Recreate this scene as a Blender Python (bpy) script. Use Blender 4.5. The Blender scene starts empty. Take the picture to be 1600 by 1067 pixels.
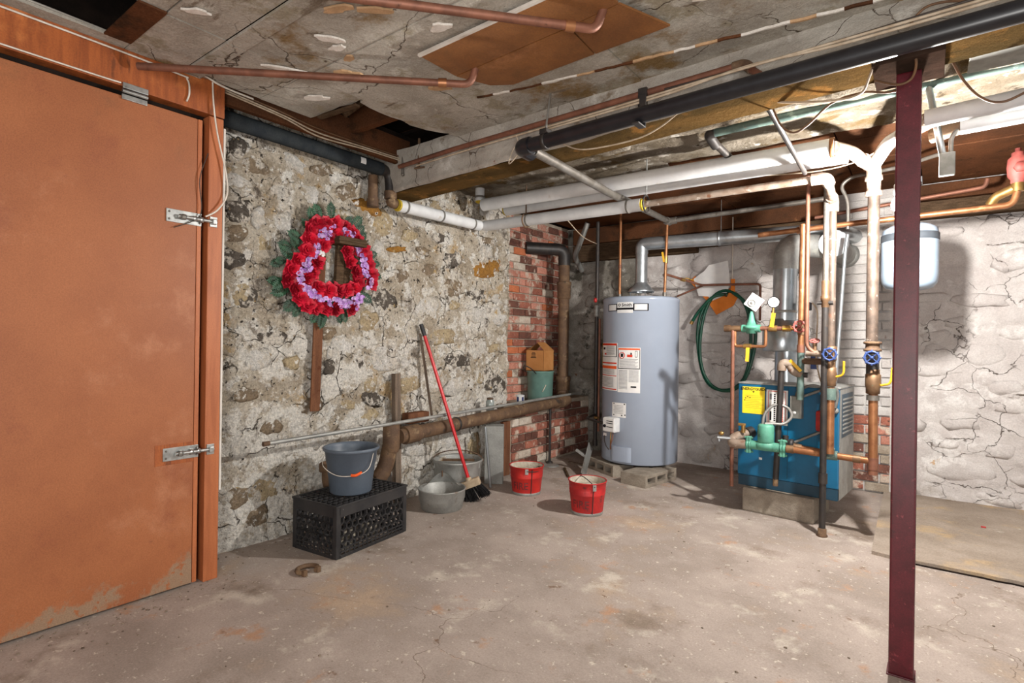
import bpy, bmesh, math, random
from mathutils import Vector, Matrix, noise

rng = random.Random(11)
sc = bpy.context.scene
COL = sc.collection
PI = math.pi

# ------------------------------------------------------------------ camera
YAW, ROLL = math.radians(37.1), math.radians(0.8)
fwd = Vector((-math.sin(YAW), math.cos(YAW), 0)); rgt = Vector((math.cos(YAW), math.sin(YAW), 0)); upv = Vector((0, 0, 1))
cr = rgt * math.cos(ROLL) + upv * math.sin(ROLL)
cu = upv * math.cos(ROLL) - rgt * math.sin(ROLL)
cd = bpy.data.cameras.new('camera'); cam = bpy.data.objects.new('camera', cd); COL.objects.link(cam)
cd.sensor_width = 36; cd.lens = 859 / 1600 * 36; cd.clip_start = .02
cam.matrix_world = Matrix(((cr.x, cu.x, -fwd.x, 0), (cr.y, cu.y, -fwd.y, 0), (cr.z, cu.z, -fwd.z, 1.15), (0, 0, 0, 1)))
sc.camera = cam
# ------------------------------------------------------------------ world, lights, exposure
w = bpy.data.worlds.new('world'); sc.world = w; w.use_nodes = True
w.node_tree.nodes['Background'].inputs[0].default_value = (1.0, .98, .96, 1)
w.node_tree.nodes['Background'].inputs[1].default_value = 0.34
vs = sc.view_settings
vs.view_transform = 'Standard'; vs.look = 'None'; vs.gamma = 1; vs.use_curve_mapping = False
vs.exposure = 0.66
BULB = Vector((-.119, 3.25, 1.84))
BULB_E = 3000
def area(name, loc, target, size, watts, col=(1, .985, .965)):
    l = bpy.data.lights.new(name, 'AREA'); l.energy = watts; l.size = size; l.color = col; l.shape = 'DISK'
    o = bpy.data.objects.new(name, l); COL.objects.link(o); o.location = loc
    o.rotation_euler = (Vector(target) - Vector(loc)).to_track_quat('-Z', 'Y').to_euler()
area('rear_fill_light', (1.3, -1.7, 1.75), (-1.6, 2.6, 1.25), 1.2, 27)  # added soft fill from behind the camera, not a lamp of the room
area('ceiling_fill_light', (.35, -.7, .9), (-1.0, 1.6, 2.35), .6, 30, (1, .97, .93))  # second added fill, aimed upward to brighten the ceiling

# ------------------------------------------------------------------ helpers
def lin(c):
    return tuple(((v / 255) / 12.92 if v / 255 <= .04045 else ((v / 255 + .055) / 1.055) ** 2.4) for v in c) + (1,)

class NT:
    def __init__(s, name):
        s.m = bpy.data.materials.new(name); s.m.use_nodes = True
        s.t = s.m.node_tree; s.b = s.t.nodes['Principled BSDF']
        g = s.t.nodes.new('ShaderNodeNewGeometry'); s.pos = g.outputs['Position']
    def n(s, kind, **kw):
        x = s.t.nodes.new(kind)
        for k, v in kw.items(): setattr(x, k, v)
        return x
    def l(s, a, b): s.t.links.new(a, b)
    def noise(s, scale, detail=6, rough=.6, stretch=None, dist=0):
        x = s.n('ShaderNodeTexNoise'); x.inputs['Scale'].default_value = scale; x.inputs['Detail'].default_value = detail
        x.inputs['Roughness'].default_value = rough; x.inputs['Distortion'].default_value = dist
        src = s.pos
        if stretch:
            mp = s.n('ShaderNodeMapping'); mp.inputs['Scale'].default_value = stretch; s.l(s.pos, mp.inputs[0]); src = mp.outputs[0]
        s.l(src, x.inputs['Vector']); return x.outputs['Fac']
    def step(s, v, lo, hi):
        r = s.n('ShaderNodeMapRange'); r.interpolation_type = 'SMOOTHSTEP'; r.inputs[1].default_value = lo; r.inputs[2].default_value = hi
        s.l(v, r.inputs[0]); return r.outputs[0]
    def mix(s, f, a, b):
        x = s.n('ShaderNodeMix', data_type='RGBA')
        for v, i in ((f, 0), (a, 6), (b, 7)):
            if hasattr(v, 'links'): s.l(v, x.inputs[i])
            else: x.inputs[i].default_value = v
        return x.outputs[2]

def M(name, c1, c2=None, sc_=6, rough=.7, metal=0, bump=0, bsc=40, layers=(), cracks=None, var=0, zmix=None, grain=.0, gsc=180, lo=.35, hi=.65, spec=.5, stretch=None, bd=.01):
    k = NT(name)
    col = lin(c1)
    if c2: col = k.mix(k.step(k.noise(sc_, stretch=stretch), lo, hi), lin(c1), lin(c2))
    for i, L in enumerate(layers):
        c, s_, a, b = L[:4]
        f = k.step(k.noise(s_, 8, .65, L[4] if len(L) > 4 else None, L[5] if len(L) > 5 else 0), a, b)
        col = k.mix(f, col, lin(c))
    if zmix:
        cz, zs, z0, kk = zmix
        sp = k.n('ShaderNodeSeparateXYZ'); k.l(k.pos, sp.inputs[0])
        ma = k.n('ShaderNodeMath', operation='MULTIPLY_ADD'); k.l(sp.outputs[2], ma.inputs[0]); ma.inputs[1].default_value = -kk; ma.inputs[2].default_value = z0 * kk
        ad = k.n('ShaderNodeMath', operation='ADD'); k.l(k.noise(zs, 8, .7), ad.inputs[0]); k.l(ma.outputs[0], ad.inputs[1])
        f = k.n('ShaderNodeMath', operation='MULTIPLY'); k.l(k.step(ad.outputs[0], .5, .58), f.inputs[0]); k.l(k.step(k.noise(34, 6, .7), .62, .56), f.inputs[1])
        col = k.mix(f.outputs[0], col, lin(cz))
    hgt = None
    if cracks:
        cs, cw, cc = cracks
        add = k.n('ShaderNodeVectorMath', operation='MULTIPLY_ADD')
        nz = k.n('ShaderNodeTexNoise'); nz.inputs['Scale'].default_value = cs * 1.3; nz.inputs['Detail'].default_value = 6; k.l(k.pos, nz.inputs['Vector'])
        k.l(nz.outputs['Color'], add.inputs[0]); add.inputs[1].default_value = (.9 / cs,) * 3; k.l(k.pos, add.inputs[2])
        v = k.n('ShaderNodeTexVoronoi', feature='DISTANCE_TO_EDGE'); v.inputs['Scale'].default_value = cs; k.l(add.outputs[0], v.inputs['Vector'])
        f = k.step(v.outputs['Distance'], cw, 0)
        f2 = k.n('ShaderNodeMath', operation='MULTIPLY'); k.l(f, f2.inputs[0]); k.l(k.step(k.noise(cs * .6), .46, .56), f2.inputs[1])
        col = k.mix(f2.outputs[0], col, lin(cc)); hgt = f2.outputs[0]
    if grain:
        g = k.step(k.noise(gsc, 3, .8), .3, .7)
        h = k.n('ShaderNodeHueSaturation'); mr = k.n('ShaderNodeMapRange'); k.l(g, mr.inputs[0]); mr.inputs[3].default_value = 1 - grain; mr.inputs[4].default_value = 1 + grain
        k.l(mr.outputs[0], h.inputs['Value'])
        if hasattr(col, 'links'): k.l(col, h.inputs['Color'])
        else: h.inputs['Color'].default_value = col
        col = h.outputs[0]
    if var:
        oi = k.n('ShaderNodeObjectInfo'); h = k.n('ShaderNodeHueSaturation'); mr = k.n('ShaderNodeMapRange'); k.l(oi.outputs['Random'], mr.inputs[0])
        mr.inputs[3].default_value = 1 - var; mr.inputs[4].default_value = 1 + var; k.l(mr.outputs[0], h.inputs['Value'])
        if hasattr(col, 'links'): k.l(col, h.inputs['Color'])
        else: h.inputs['Color'].default_value = col
        col = h.outputs[0]
    if hasattr(col, 'links'): k.l(col, k.b.inputs['Base Color'])
    else: k.b.inputs['Base Color'].default_value = col
    k.b.inputs['Roughness'].default_value = rough; k.b.inputs['Metallic'].default_value = metal
    k.b.inputs['Specular IOR Level'].default_value = 0 if rough >= .65 and not metal else spec
    if bump:
        bp = k.n('ShaderNodeBump'); bp.inputs['Strength'].default_value = bump; bp.inputs['Distance'].default_value = bd
        hh = k.noise(bsc, 8, .7)
        if hgt is not None:
            sb = k.n('ShaderNodeMath', operation='SUBTRACT'); k.l(hh, sb.inputs[0]); k.l(hgt, sb.inputs[1]); hh = sb.outputs[0]
        k.l(hh, bp.inputs['Height']); k.l(bp.outputs[0], k.b.inputs['Normal'])
    return k.m

W = {}            # world origin of every object by name
class MB:
    def __init__(s): s.v = []; s.f = []; s.sm = []
    def add(s, vs, fs, smooth=False):
        o = len(s.v); s.v += [Vector(p) for p in vs]; s.f += [tuple(i + o for i in f) for f in fs]; s.sm += [smooth] * len(fs); return s
    def bm(s, bm, smooth=False, mat=None):
        if mat is not None: bm.transform(mat)
        bm.verts.ensure_lookup_table()
        s.add([p.co.copy() for p in bm.verts], [[q.index for q in f.verts] for f in bm.faces], smooth); bm.free(); return s
    def box(s, lo, hi, bev=.003, mat=None):
        lo, hi = Vector(lo), Vector(hi)
        b = bmesh.new(); bmesh.ops.create_cube(b, size=1)
        d = hi - lo; c = (hi + lo) / 2
        for p in b.verts: p.co = Vector((p.co.x * d.x, p.co.y * d.y, p.co.z * d.z)) + c
        if bev: bmesh.ops.bevel(b, geom=list(b.edges), offset=min(bev, min(d) * .45), segments=2, profile=.6, affect='EDGES')
        b.verts.index_update(); return s.bm(b, False, mat)
    def bar(s, a, b, wd, th, up=(0, 0, 1), bev=.002):
        a, b = Vector(a), Vector(b); d = b - a; L = d.length; z = d.normalized(); u = Vector(up)
        if abs(z.dot(u)) > .98: u = Vector((1, 0, 0))
        x = u.cross(z).normalized(); y = z.cross(x)
        m = Matrix((x, y, z)).transposed().to_4x4(); m.translation = a
        return s.box((-wd / 2, -th / 2, 0), (wd / 2, th / 2, L), bev, m)
    def tube(s, pts, r, seg=12, bend=0, n=6, cap=True, r1=None):
        P = [Vector(p) for p in pts]
        if bend and len(P) > 2:
            Q = [P[0]]
            for i in range(1, len(P) - 1):
                a, b, c = P[i - 1], P[i], P[i + 1]; u = a - b; v = c - b
                k = min(bend, u.length * .49, v.length * .49); p0 = b + u.normalized() * k; p2 = b + v.normalized() * k
                for j in range(n + 1):
                    t = j / n; Q.append(p0 * (1 - t) ** 2 + b * 2 * t * (1 - t) + p2 * t * t)
            Q.append(P[-1]); P = Q
        T = [(P[min(i + 1, len(P) - 1)] - P[max(i - 1, 0)]).normalized() for i in range(len(P))]
        u = Vector((0, 0, 1)) if abs(T[0].z) < .9 else Vector((1, 0, 0))
        x = u.cross(T[0]).normalized(); vs = []; fs = []
        for i, p in enumerate(P):
            if i: x = (x - T[i] * x.dot(T[i])).normalized()
            y = T[i].cross(x); rr = r if r1 is None else r + (r1 - r) * i / (len(P) - 1)
            for j in range(seg):
                a = 2 * PI * j / seg; vs.append(p + (x * math.cos(a) + y * math.sin(a)) * rr)
        for i in range(len(P) - 1):
            for j in range(seg):
                fs.append((i * seg + j, i * seg + (j + 1) % seg, (i + 1) * seg + (j + 1) % seg, (i + 1) * seg + j))
        s.add(vs, fs, True)
        if cap:
            s.add(vs[:seg], [tuple(reversed(range(seg)))]); s.add(vs[-seg:], [tuple(range(seg))])
        return s
    def spline(s, pts, r, seg=8, n=8, cap=True):
        P = [Vector(p) for p in pts]; Q = []
        for i in range(len(P) - 1):
            p0 = P[max(i - 1, 0)]; p1 = P[i]; p2 = P[i + 1]; p3 = P[min(i + 2, len(P) - 1)]
            for j in range(n):
                t = j / n; Q.append(.5 * ((2 * p1) + (p2 - p0) * t + (2 * p0 - 5 * p1 + 4 * p2 - p3) * t * t + (3 * p1 - p0 - 3 * p2 + p3) * t ** 3))
        Q.append(P[-1]); return s.tube(Q, r, seg, cap=cap)
    def lathe(s, prof, loc=(0, 0, 0), seg=32, axis=None, mat=None, arc=None, smooth=True):
        vs = []; fs = []; a0, a1 = arc or (0, 2 * PI); full = arc is None; ns = seg if full else seg + 1
        m = mat or Matrix.Translation(loc)
        if axis is not None: m = Matrix.Translation(loc) @ Vector((0, 0, 1)).rotation_difference(Vector(axis)).to_matrix().to_4x4()
        for (r, z) in prof:
            for j in range(ns):
                a = a0 + (a1 - a0) * j / seg; vs.append(m @ Vector((r * math.cos(a), r * math.sin(a), z)))
        for i in range(len(prof) - 1):
            for j in range(seg):
                k = (j + 1) % ns; fs.append((i * ns + j, i * ns + k, (i + 1) * ns + k, (i + 1) * ns + j))
        return s.add(vs, fs, smooth)
    def prism(s, poly, z0, z1, mat=None):
        n = len(poly); m = mat or Matrix()
        vs = [m @ Vector((p[0], p[1], z0)) for p in poly] + [m @ Vector((p[0], p[1], z1)) for p in poly]
        return s.add(vs, [tuple(reversed(range(n))), tuple(range(n, 2 * n))] + [(i, (i + 1) % n, (i + 1) % n + n, i + n) for i in range(n)])
    def torus(s, c, axis, R, r, seg=20, sg=8):
        m = Matrix.Translation(c) @ Vector((0, 0, 1)).rotation_difference(Vector(axis)).to_matrix().to_4x4()
        pts = [m @ Vector((R * math.cos(2 * PI * i / seg), R * math.sin(2 * PI * i / seg), 0)) for i in range(seg + 1)]
        return s.tube(pts, r, sg, cap=False)
    def ball(s, c, r, sub=2, scale=(1, 1, 1), jit=0, mat=None, seed=0):
        b = bmesh.new(); bmesh.ops.create_icosphere(b, subdivisions=sub, radius=1)
        for p in b.verts:
            k = 1 + jit * noise.noise(p.co * 1.7 + Vector((seed * 3.1, seed, 0)))
            p.co = Vector((p.co.x * scale[0], p.co.y * scale[1], p.co.z * scale[2])) * r * k + Vector(c)
        b.verts.index_update(); return s.bm(b, True, mat)
    def xf(s, m): s.v = [m @ p for p in s.v]; return s

def link(name, me, mat, parent=None, origin=None):
    o = bpy.data.objects.new(name, me); COL.objects.link(o)
    if mat and not me.materials: me.materials.append(mat)
    return o

def obj(name, mb, mat, parent=None, label=None, cat=None, group=None, kind=None):
    xs = [p.x for p in mb.v]; ys = [p.y for p in mb.v]; zs = [p.z for p in mb.v]
    org = Vector(((min(xs) + max(xs)) / 2, (min(ys) + max(ys)) / 2, min(zs)))
    me = bpy.data.meshes.new(name); me.from_pydata([p - org for p in mb.v], [], mb.f)
    me.polygons.foreach_set('use_smooth', mb.sm); me.update()
    o = link(name, me, mat)
    W[o.name] = org
    if parent: o.parent = parent; o.location = org - W[parent.name]
    else: o.location = org
    tag(o, label, cat, group, kind)
    return o

def tag(o, label=None, cat=None, group=None, kind=None):
    if label: o['label'] = label
    if cat: o['category'] = cat
    if group: o['group'] = group
    if kind: o['kind'] = kind

def thing(name, label, cat, loc, group=None, kind=None):
    o = bpy.data.objects.new(name, None); COL.objects.link(o); o.location = loc; o.empty_display_size = .05
    W[o.name] = Vector(loc); tag(o, label, cat, group, kind); return o

def mesh_of(name, mb, mat):
    me = bpy.data.meshes.new(name); me.from_pydata(mb.v, [], mb.f); me.polygons.foreach_set('use_smooth', mb.sm); me.update()
    if mat: me.materials.append(mat)
    return me

def inst(name, me, mw, parent, mat=None):
    o = bpy.data.objects.new(name, me); COL.objects.link(o); o.parent = parent
    o.matrix_local = Matrix.Translation(-W[parent.name]) @ mw; W[o.name] = mw.translation.copy()
    if mat:
        o.material_slots[0].link = 'OBJECT'; o.material_slots[0].material = mat
    return o

def grid(fn, nu, nv, smooth=True):
    mb = MB(); vs = [fn(i / nu, j / nv) for j in range(nv + 1) for i in range(nu + 1)]
    fs = [(j * (nu + 1) + i, j * (nu + 1) + i + 1, (j + 1) * (nu + 1) + i + 1, (j + 1) * (nu + 1) + i) for j in range(nv) for i in range(nu)]
    return mb.add(vs, fs, smooth)

def text_mb(s, size, mapper, bold=0):
    cu_ = bpy.data.curves.new('lettering', 'FONT'); cu_.body = s; cu_.size = size; cu_.align_x = 'CENTER'; cu_.align_y = 'CENTER'; cu_.offset = bold; cu_.resolution_u = 2
    o = bpy.data.objects.new('lettering', cu_); COL.objects.link(o)
    dg = bpy.context.evaluated_depsgraph_get(); me = bpy.data.meshes.new_from_object(o.evaluated_get(dg))
    mb = MB().add([mapper(v.co.x, v.co.y) for v in me.vertices], [tuple(p.vertices) for p in me.polygons])
    bpy.data.objects.remove(o); bpy.data.meshes.remove(me); bpy.data.curves.remove(cu_); return mb

def fb(v, oct=4):
    t = 0; a = 1
    for i in range(oct): t += a * noise.noise(v * (2 ** i)); a *= .5
    return t

# ------------------------------------------------------------------ materials
m_floor = M('concrete_floor', (174, 161, 152), (152, 140, 131), 2.2, .85, bump=.25, bsc=35, grain=.12, gsc=120,
            layers=[((184, 162, 140), 1.1, .54, .7, (1, 1, 1)), ((196, 186, 174), 3.5, .55, .7), ((136, 122, 110), 1.7, .54, .68), ((124, 100, 84), 9, .63, .72), ((176, 142, 118), 4, .6, .7), ((208, 202, 194), 14, .66, .72), ((196, 186, 174), 30, .6, .66), ((130, 118, 106), 46, .63, .68)], cracks=(.9, .0022, (122, 108, 96)))
m_slab = M('slab_concrete', (166, 153, 140), (148, 135, 122), 3, .85, bump=.3, bsc=30, grain=.14, gsc=120, layers=[((186, 160, 124), 2.2, .52, .68), ((134, 120, 104), 3, .6, .72), ((190, 182, 168), 7, .62, .72)])
wash = [((222, 216, 206), 3.0, .50, .60), ((188, 162, 124), 3.4, .57, .66), ((146, 136, 124), 6, .56, .64), ((226, 222, 214), 7, .55, .62), ((182, 152, 108), 15, .61, .67), ((84, 76, 68), 10, .62, .67), ((232, 228, 220), 22, .58, .64), ((112, 102, 92), 3.7, .60, .66), ((60, 54, 50), 30, .60, .64), ((70, 64, 58), 60, .61, .65)]
m_wallL = M('whitewashed_rubble', (200, 190, 174), (168, 154, 134), 5, .92, bump=1, bsc=30, bd=.03, grain=.26, gsc=70, layers=wash, cracks=(5, .02, (92, 82, 70)), zmix=((224, 219, 210), 4.5, 1.0, .10))
def stone_mat(n, c1, c2, cover):
    return M(n, c1, c2, 9, .92, bump=1, bsc=34, bd=.025, grain=.28, gsc=70, layers=[((206, 198, 186), 12, cover, cover + .06), ((226, 222, 214), 18, .58, .64), ((182, 156, 112), 11, .62, .68), ((66, 60, 56), 40, .62, .66)])
m_st = {'w': stone_mat('stone_whitewashed', (218, 214, 208), (192, 186, 176), .50), 'd': stone_mat('stone_dark', (104, 96, 88), (82, 76, 70), .50),
        'b': stone_mat('stone_brown', (148, 130, 108), (122, 108, 92), .53), 'o': stone_mat('stone_ochre', (172, 124, 60), (150, 110, 62), .64), 't': stone_mat('stone_tan', (188, 170, 138), (168, 150, 122), .54)}
m_wallB = M('whitewash_back', (206, 200, 196), (190, 182, 178), 4, .9, bump=.8, bsc=22, bd=.015, grain=.1, gsc=110,
            layers=[((222, 218, 214), 6, .52, .66), ((172, 162, 154), 3, .58, .7), ((196, 156, 104), 6, .69, .74), ((98, 88, 80), 5, .64, .70, (.6, 1, 2.6)), ((92, 82, 74), 16, .68, .73, (1, 1, 1.6))], cracks=(4.2, .013, (110, 100, 92)))
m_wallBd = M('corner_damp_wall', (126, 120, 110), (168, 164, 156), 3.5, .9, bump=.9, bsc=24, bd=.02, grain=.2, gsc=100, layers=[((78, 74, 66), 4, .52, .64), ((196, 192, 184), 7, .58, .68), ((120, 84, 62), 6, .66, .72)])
def brick_mat(n, c1, c2, smear, v=.14): return M(n, c1, c2, 14, .92, bump=.8, bsc=55, var=v, grain=.22, gsc=120, layers=[((196, 178, 162), 9, smear, smear + .1), ((96, 74, 66), 22, .62, .68), ((222, 210, 198), 26, .64, .7)])
m_brick = [brick_mat('brick_red', (168, 108, 90), (148, 94, 80), .52), brick_mat('brick_dark', (124, 84, 72), (104, 74, 66), .58), brick_mat('brick_pink', (200, 142, 124), (184, 124, 106), .5),
           brick_mat('brick_pale', (212, 202, 188), (194, 180, 164), .5, .08), brick_mat('brick_orange', (196, 118, 82), (182, 108, 76), .58)]
m_brickw = M('brick_whitewashed', (206, 202, 198), (188, 182, 178), 8, .9, bump=.8, bsc=50, var=.05, grain=.1, layers=[((150, 112, 98), 10, .66, .74), ((176, 190, 200), 5, .6, .7)])
m_mortar = M('mortar', (182, 170, 154), (158, 144, 128), 10, .95, bump=.9, bsc=50, grain=.2)
m_ceil = M('ceiling_plaster', (188, 182, 171), (162, 155, 144), 3, .88, bump=.6, bsc=20, bd=.02, grain=.15, gsc=110,
           layers=[((194, 190, 180), 5, .54, .64), ((138, 114, 80), 2.0, .53, .64), ((158, 150, 132), 7, .55, .66), ((124, 112, 98), 4, .6, .7, (1, 3, 1)), ((96, 84, 72), 14, .66, .71), ((206, 200, 190), 12, .65, .7)], cracks=(2.0, .008, (98, 86, 74)))
m_ceilR = M('ceiling_broken_plaster', (140, 131, 118), (104, 94, 80), 4, .9, bump=1, bsc=18, bd=.03, grain=.15, layers=[((98, 82, 58), 3.4, .52, .62), ((186, 180, 170), 7, .57, .65), ((66, 58, 48), 9, .6, .68)])
m_flake = M('bare_plaster_patch', (228, 222, 214), (210, 202, 192), 20, .9, grain=.1)
m_flaket = M('tan_patch', (196, 160, 124), (178, 146, 112), 20, .9, grain=.1)
m_board = M('hardboard', (144, 94, 50), (120, 76, 40), 3, .6, grain=.16, gsc=160, layers=[((112, 74, 40), 2.3, .55, .72), ((166, 112, 70), 4, .58, .72)])
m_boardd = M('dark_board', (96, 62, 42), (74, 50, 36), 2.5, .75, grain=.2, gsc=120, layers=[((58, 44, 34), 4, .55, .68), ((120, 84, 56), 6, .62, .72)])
m_oldwood = M('old_wood', (92, 74, 58), (72, 58, 44), 12, .85, bump=.5, bsc=60, grain=.2, stretch=(1, 1, 6))
m_beamwood = M('beam_underside_wood', (104, 80, 48), (74, 60, 38), 5, .85, bump=.6, bsc=30, grain=.22, layers=[((136, 98, 54), 6, .56, .68), ((60, 48, 34), 8, .58, .68)], stretch=(.3, 1, 1))
m_beamplaster = M('beam_plaster', (186, 180, 170), (162, 154, 144), 4, .9, bump=.7, bsc=26, bd=.015, grain=.12, layers=[((204, 200, 192), 6, .54, .66), ((132, 118, 102), 7, .6, .7), ((126, 84, 66), 5, .68, .73)], cracks=(3, .01, (110, 96, 84)))
m_dark = M('dark_cavity', (42, 34, 30), (30, 26, 24), 8, .95, bump=.4)
m_door = M('orange_hardboard_door', (163, 99, 61), (151, 89, 54), 2.0, .5, grain=.15, gsc=190, zmix=((148, 120, 96), 3.2, .10, 1.3),
           layers=[((146, 84, 53), 3.2, .54, .7), ((174, 114, 80), 2.4, .54, .7), ((132, 86, 56), 1.3, .6, .74), ((140, 84, 56), 7, .66, .78)])
m_doordirt = m_door
m_header = M('orange_plywood', (164, 88, 40), (138, 70, 30), 9, .55, grain=.14, gsc=160, stretch=(3, 3, .35), layers=[((112, 58, 26), 14, .58, .68, (3, 2, .3)), ((188, 112, 58), 3, .56, .7)])
m_jamb = M('orange_pine', (180, 106, 64), (160, 90, 52), 10, .5, stretch=(3, 3, .3), grain=.1, layers=[((96, 54, 30), 40, .72, .76)])
m_white = M('white_paint', (214, 208, 200), (196, 188, 178), 9, .6)
m_zinc = M('zinc', (196, 198, 196), (168, 170, 168), 30, .38, .85, layers=[((140, 130, 118), 30, .62, .7)])
m_column = M('maroon_steel', (92, 25, 35), (76, 20, 28), 14, .42, grain=.22, gsc=260, layers=[((128, 52, 60), 30, .62, .7), ((70, 26, 30), 9, .64, .72)])
m_coltop = M('dark_plate', (70, 54, 46), (52, 42, 36), 9, .85, bump=.3)
m_black = M('black_plastic', (26, 26, 30), (34, 34, 38), 20, .32)
m_blackm = M('black_iron', (48, 46, 46), (62, 56, 52), 20, .5, .3, layers=[((96, 66, 48), 22, .64, .72)])
m_ins = M('black_foam', (56, 60, 62), (46, 50, 54), 12, .85, grain=.15)
m_steel = M('grey_steel_pipe', (136, 132, 126), (112, 106, 98), 14, .45, .6, layers=[((92, 78, 64), 16, .6, .72)])
m_galv = M('galvanised_steel', (188, 194, 198), (164, 170, 174), 10, .3, .8, grain=.05)
m_galvd = M('weathered_galvanised', (170, 170, 166), (146, 146, 142), 9, .55, .55, grain=.12, layers=[((122, 96, 70), 8, .6, .72), ((182, 182, 174), 14, .6, .7)])
m_copper = M('copper', (170, 118, 80), (142, 94, 62), 14, .42, .6, layers=[((120, 78, 52), 18, .58, .7), ((206, 150, 104), 9, .6, .7)])
m_copperd = M('tarnished_copper', (144, 96, 76), (118, 78, 62), 14, .55, .4, layers=[((96, 62, 48), 20, .6, .7)])
m_copperg = M('green_copper', (104, 124, 116), (82, 102, 98), 12, .6, .3, layers=[((140, 160, 148), 14, .56, .66), ((124, 88, 62), 12, .62, .7)])
m_rust = M('rusted_iron', (116, 90, 66), (92, 70, 54), 12, .75, .2, bump=.4, bsc=60, grain=.15, layers=[((146, 122, 92), 9, .56, .68), ((66, 54, 46), 11, .6, .7)])
m_rustp = M('flecked_rusty_riser', (104, 88, 76), (74, 62, 54), 16, .6, .3, layers=[((160, 150, 138), 26, .60, .65), ((112, 74, 56), 12, .6, .68)])
m_rustw = M('rust_white_pipe', (156, 140, 126), (130, 110, 94), 14, .6, .25, layers=[((120, 82, 60), 18, .56, .66), ((206, 196, 186), 16, .6, .7)])
m_pvc = M('white_insulation', (218, 219, 219), (204, 205, 206), 8, .55, layers=[((188, 182, 174), 9, .62, .72)])
m_strap = M('grey_strap', (120, 116, 110), (100, 96, 90), 30, .6)
m_yellowf = M('yellow_fibreglass', (214, 188, 70), (190, 160, 60), 40, .9, bump=.6, bsc=120)
m_plasterfit = M('plastered_fitting', (176, 158, 144), (148, 124, 110), 14, .85, bump=.7, bsc=40, layers=[((184, 142, 118), 16, .62, .7)])
m_brass = M('brass', (186, 150, 92), (160, 124, 74), 20, .4, .8)
m_bronze = M('bronze_fitting', (140, 110, 82), (112, 86, 64), 18, .5, .6, layers=[((96, 128, 104), 14, .64, .7)])
m_yellow = M('yellow_handle', (236, 188, 48), (224, 170, 40), 20, .5)
m_bluew = M('blue_handwheel', (52, 74, 128), (44, 62, 108), 20, .45)
m_redw = M('red_paint', (190, 44, 40), (160, 38, 36), 20, .5)
m_pink = M('faded_red_wheel', (176, 92, 84), (150, 76, 70), 20, .6)
m_teal = M('green_cast_iron', (92, 158, 134), (78, 138, 118), 14, .5, layers=[((60, 98, 86), 14, .62, .7), ((150, 190, 170), 20, .66, .72)])
m_boiler = M('boiler_blue', (12, 98, 136), (9, 84, 120), 3, .38, layers=[((22, 74, 96), 14, .68, .74), ((8, 82, 118), 5, .58, .7)])
m_boilerd = M('boiler_dark_blue', (22, 62, 82), (18, 52, 70), 6, .5)
m_heater = M('heater_grey_enamel', (160, 170, 186), (156, 166, 182), 3, .25)
m_heaterd = M('heater_black', (30, 30, 32), (40, 38, 38), 10, .6)
m_paper = M('paper_white', (232, 230, 226), (224, 222, 220), 20, .6)
m_orangep = M('orange_paper', (226, 132, 60), (212, 120, 52), 12, .7)
m_ink = M('black_ink', (36, 34, 36)); m_inkg = M('grey_print', (150, 150, 152), (120, 120, 124), 60, .7); m_inkr = M('red_print', (206, 66, 48)); m_inko = M('orange_print', (226, 96, 52))
m_sticky = M('yellow_label', (246, 220, 44), (240, 206, 40), 20, .6)
m_redpail = M('red_pail_paint', (206, 44, 36), (176, 36, 34), 9, .5, .1, bump=.2, bsc=50, layers=[((120, 40, 38), 18, .62, .7), ((224, 80, 66), 12, .64, .72), ((92, 60, 54), 34, .67, .72)])
m_redpail2 = M('scuffed_red_pail_paint', (196, 42, 40), (168, 36, 38), 9, .5, .1, bump=.2, bsc=50, layers=[((104, 44, 42), 12, .58, .68), ((150, 120, 110), 26, .64, .7)])
m_ash = M('ash', (208, 200, 186), (180, 170, 152), 24, .95, bump=1, bsc=60)
m_tealpot = M('teal_enamel', (110, 146, 136), (98, 132, 124), 9, .45, layers=[((70, 84, 80), 22, .68, .74)])
m_card = M('cardboard', (186, 132, 82), (174, 120, 72), 6, .8, grain=.06)
m_greyb = M('grey_bucket_plastic', (96, 106, 118), (86, 96, 108), 5, .45, grain=.05)
m_crate = M('black_crate_plastic', (36, 36, 38), (50, 48, 48), 12, .55, layers=[((110, 104, 98), 26, .66, .74)])
m_redh = M('red_handle', (206, 32, 38), (190, 28, 34), 10, .3)
m_bristle = M('black_bristles', (34, 34, 36), (52, 50, 50), 60, .9, bump=.8, bsc=200)
m_broomh = M('beige_broom_head', (192, 172, 146), (170, 150, 126), 20, .7)
m_block = M('cinder_block', (164, 154, 140), (142, 132, 120), 10, .95, bump=.9, bsc=70, grain=.15)
m_slabg = M('grey_leaning_slab', (156, 156, 152), (136, 136, 132), 7, .9, bump=.4, bsc=60, grain=.12)
m_plank = M('brown_plank', (122, 84, 62), (98, 66, 50), 9, .75, stretch=(2, 2, .3), grain=.16, layers=[((92, 58, 42), 14, .6, .7)])
m_greyw = M('grey_weathered_wood', (128, 112, 98), (100, 88, 78), 9, .85, stretch=(3, 3, .3), grain=.2)
m_rose = M('rose_red', (204, 22, 52), (166, 10, 38), 30, .55, var=.22)
m_purple = M('lavender_petals', (168, 118, 192), (206, 176, 218), 40, .65, var=.2)
m_leaf = M('leaf_green', (42, 84, 56), (26, 58, 40), 20, .6, var=.25)
m_hose = M('green_hose', (14, 84, 62), (12, 70, 52), 20, .35)
m_tank = M('tank_blue_grey', (150, 166, 182), (142, 158, 174), 5, .3)
m_tankd = M('tank_band', (70, 76, 82), (60, 64, 70), 8, .5)
m_cable = M('beige_cable', (196, 180, 158), (170, 150, 126), 20, .6)
m_cableb = M('brown_cable', (116, 84, 56), (92, 66, 46), 20, .6)
m_cablew = M('white_cable', (222, 214, 202), (204, 194, 180), 20, .6)
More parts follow.
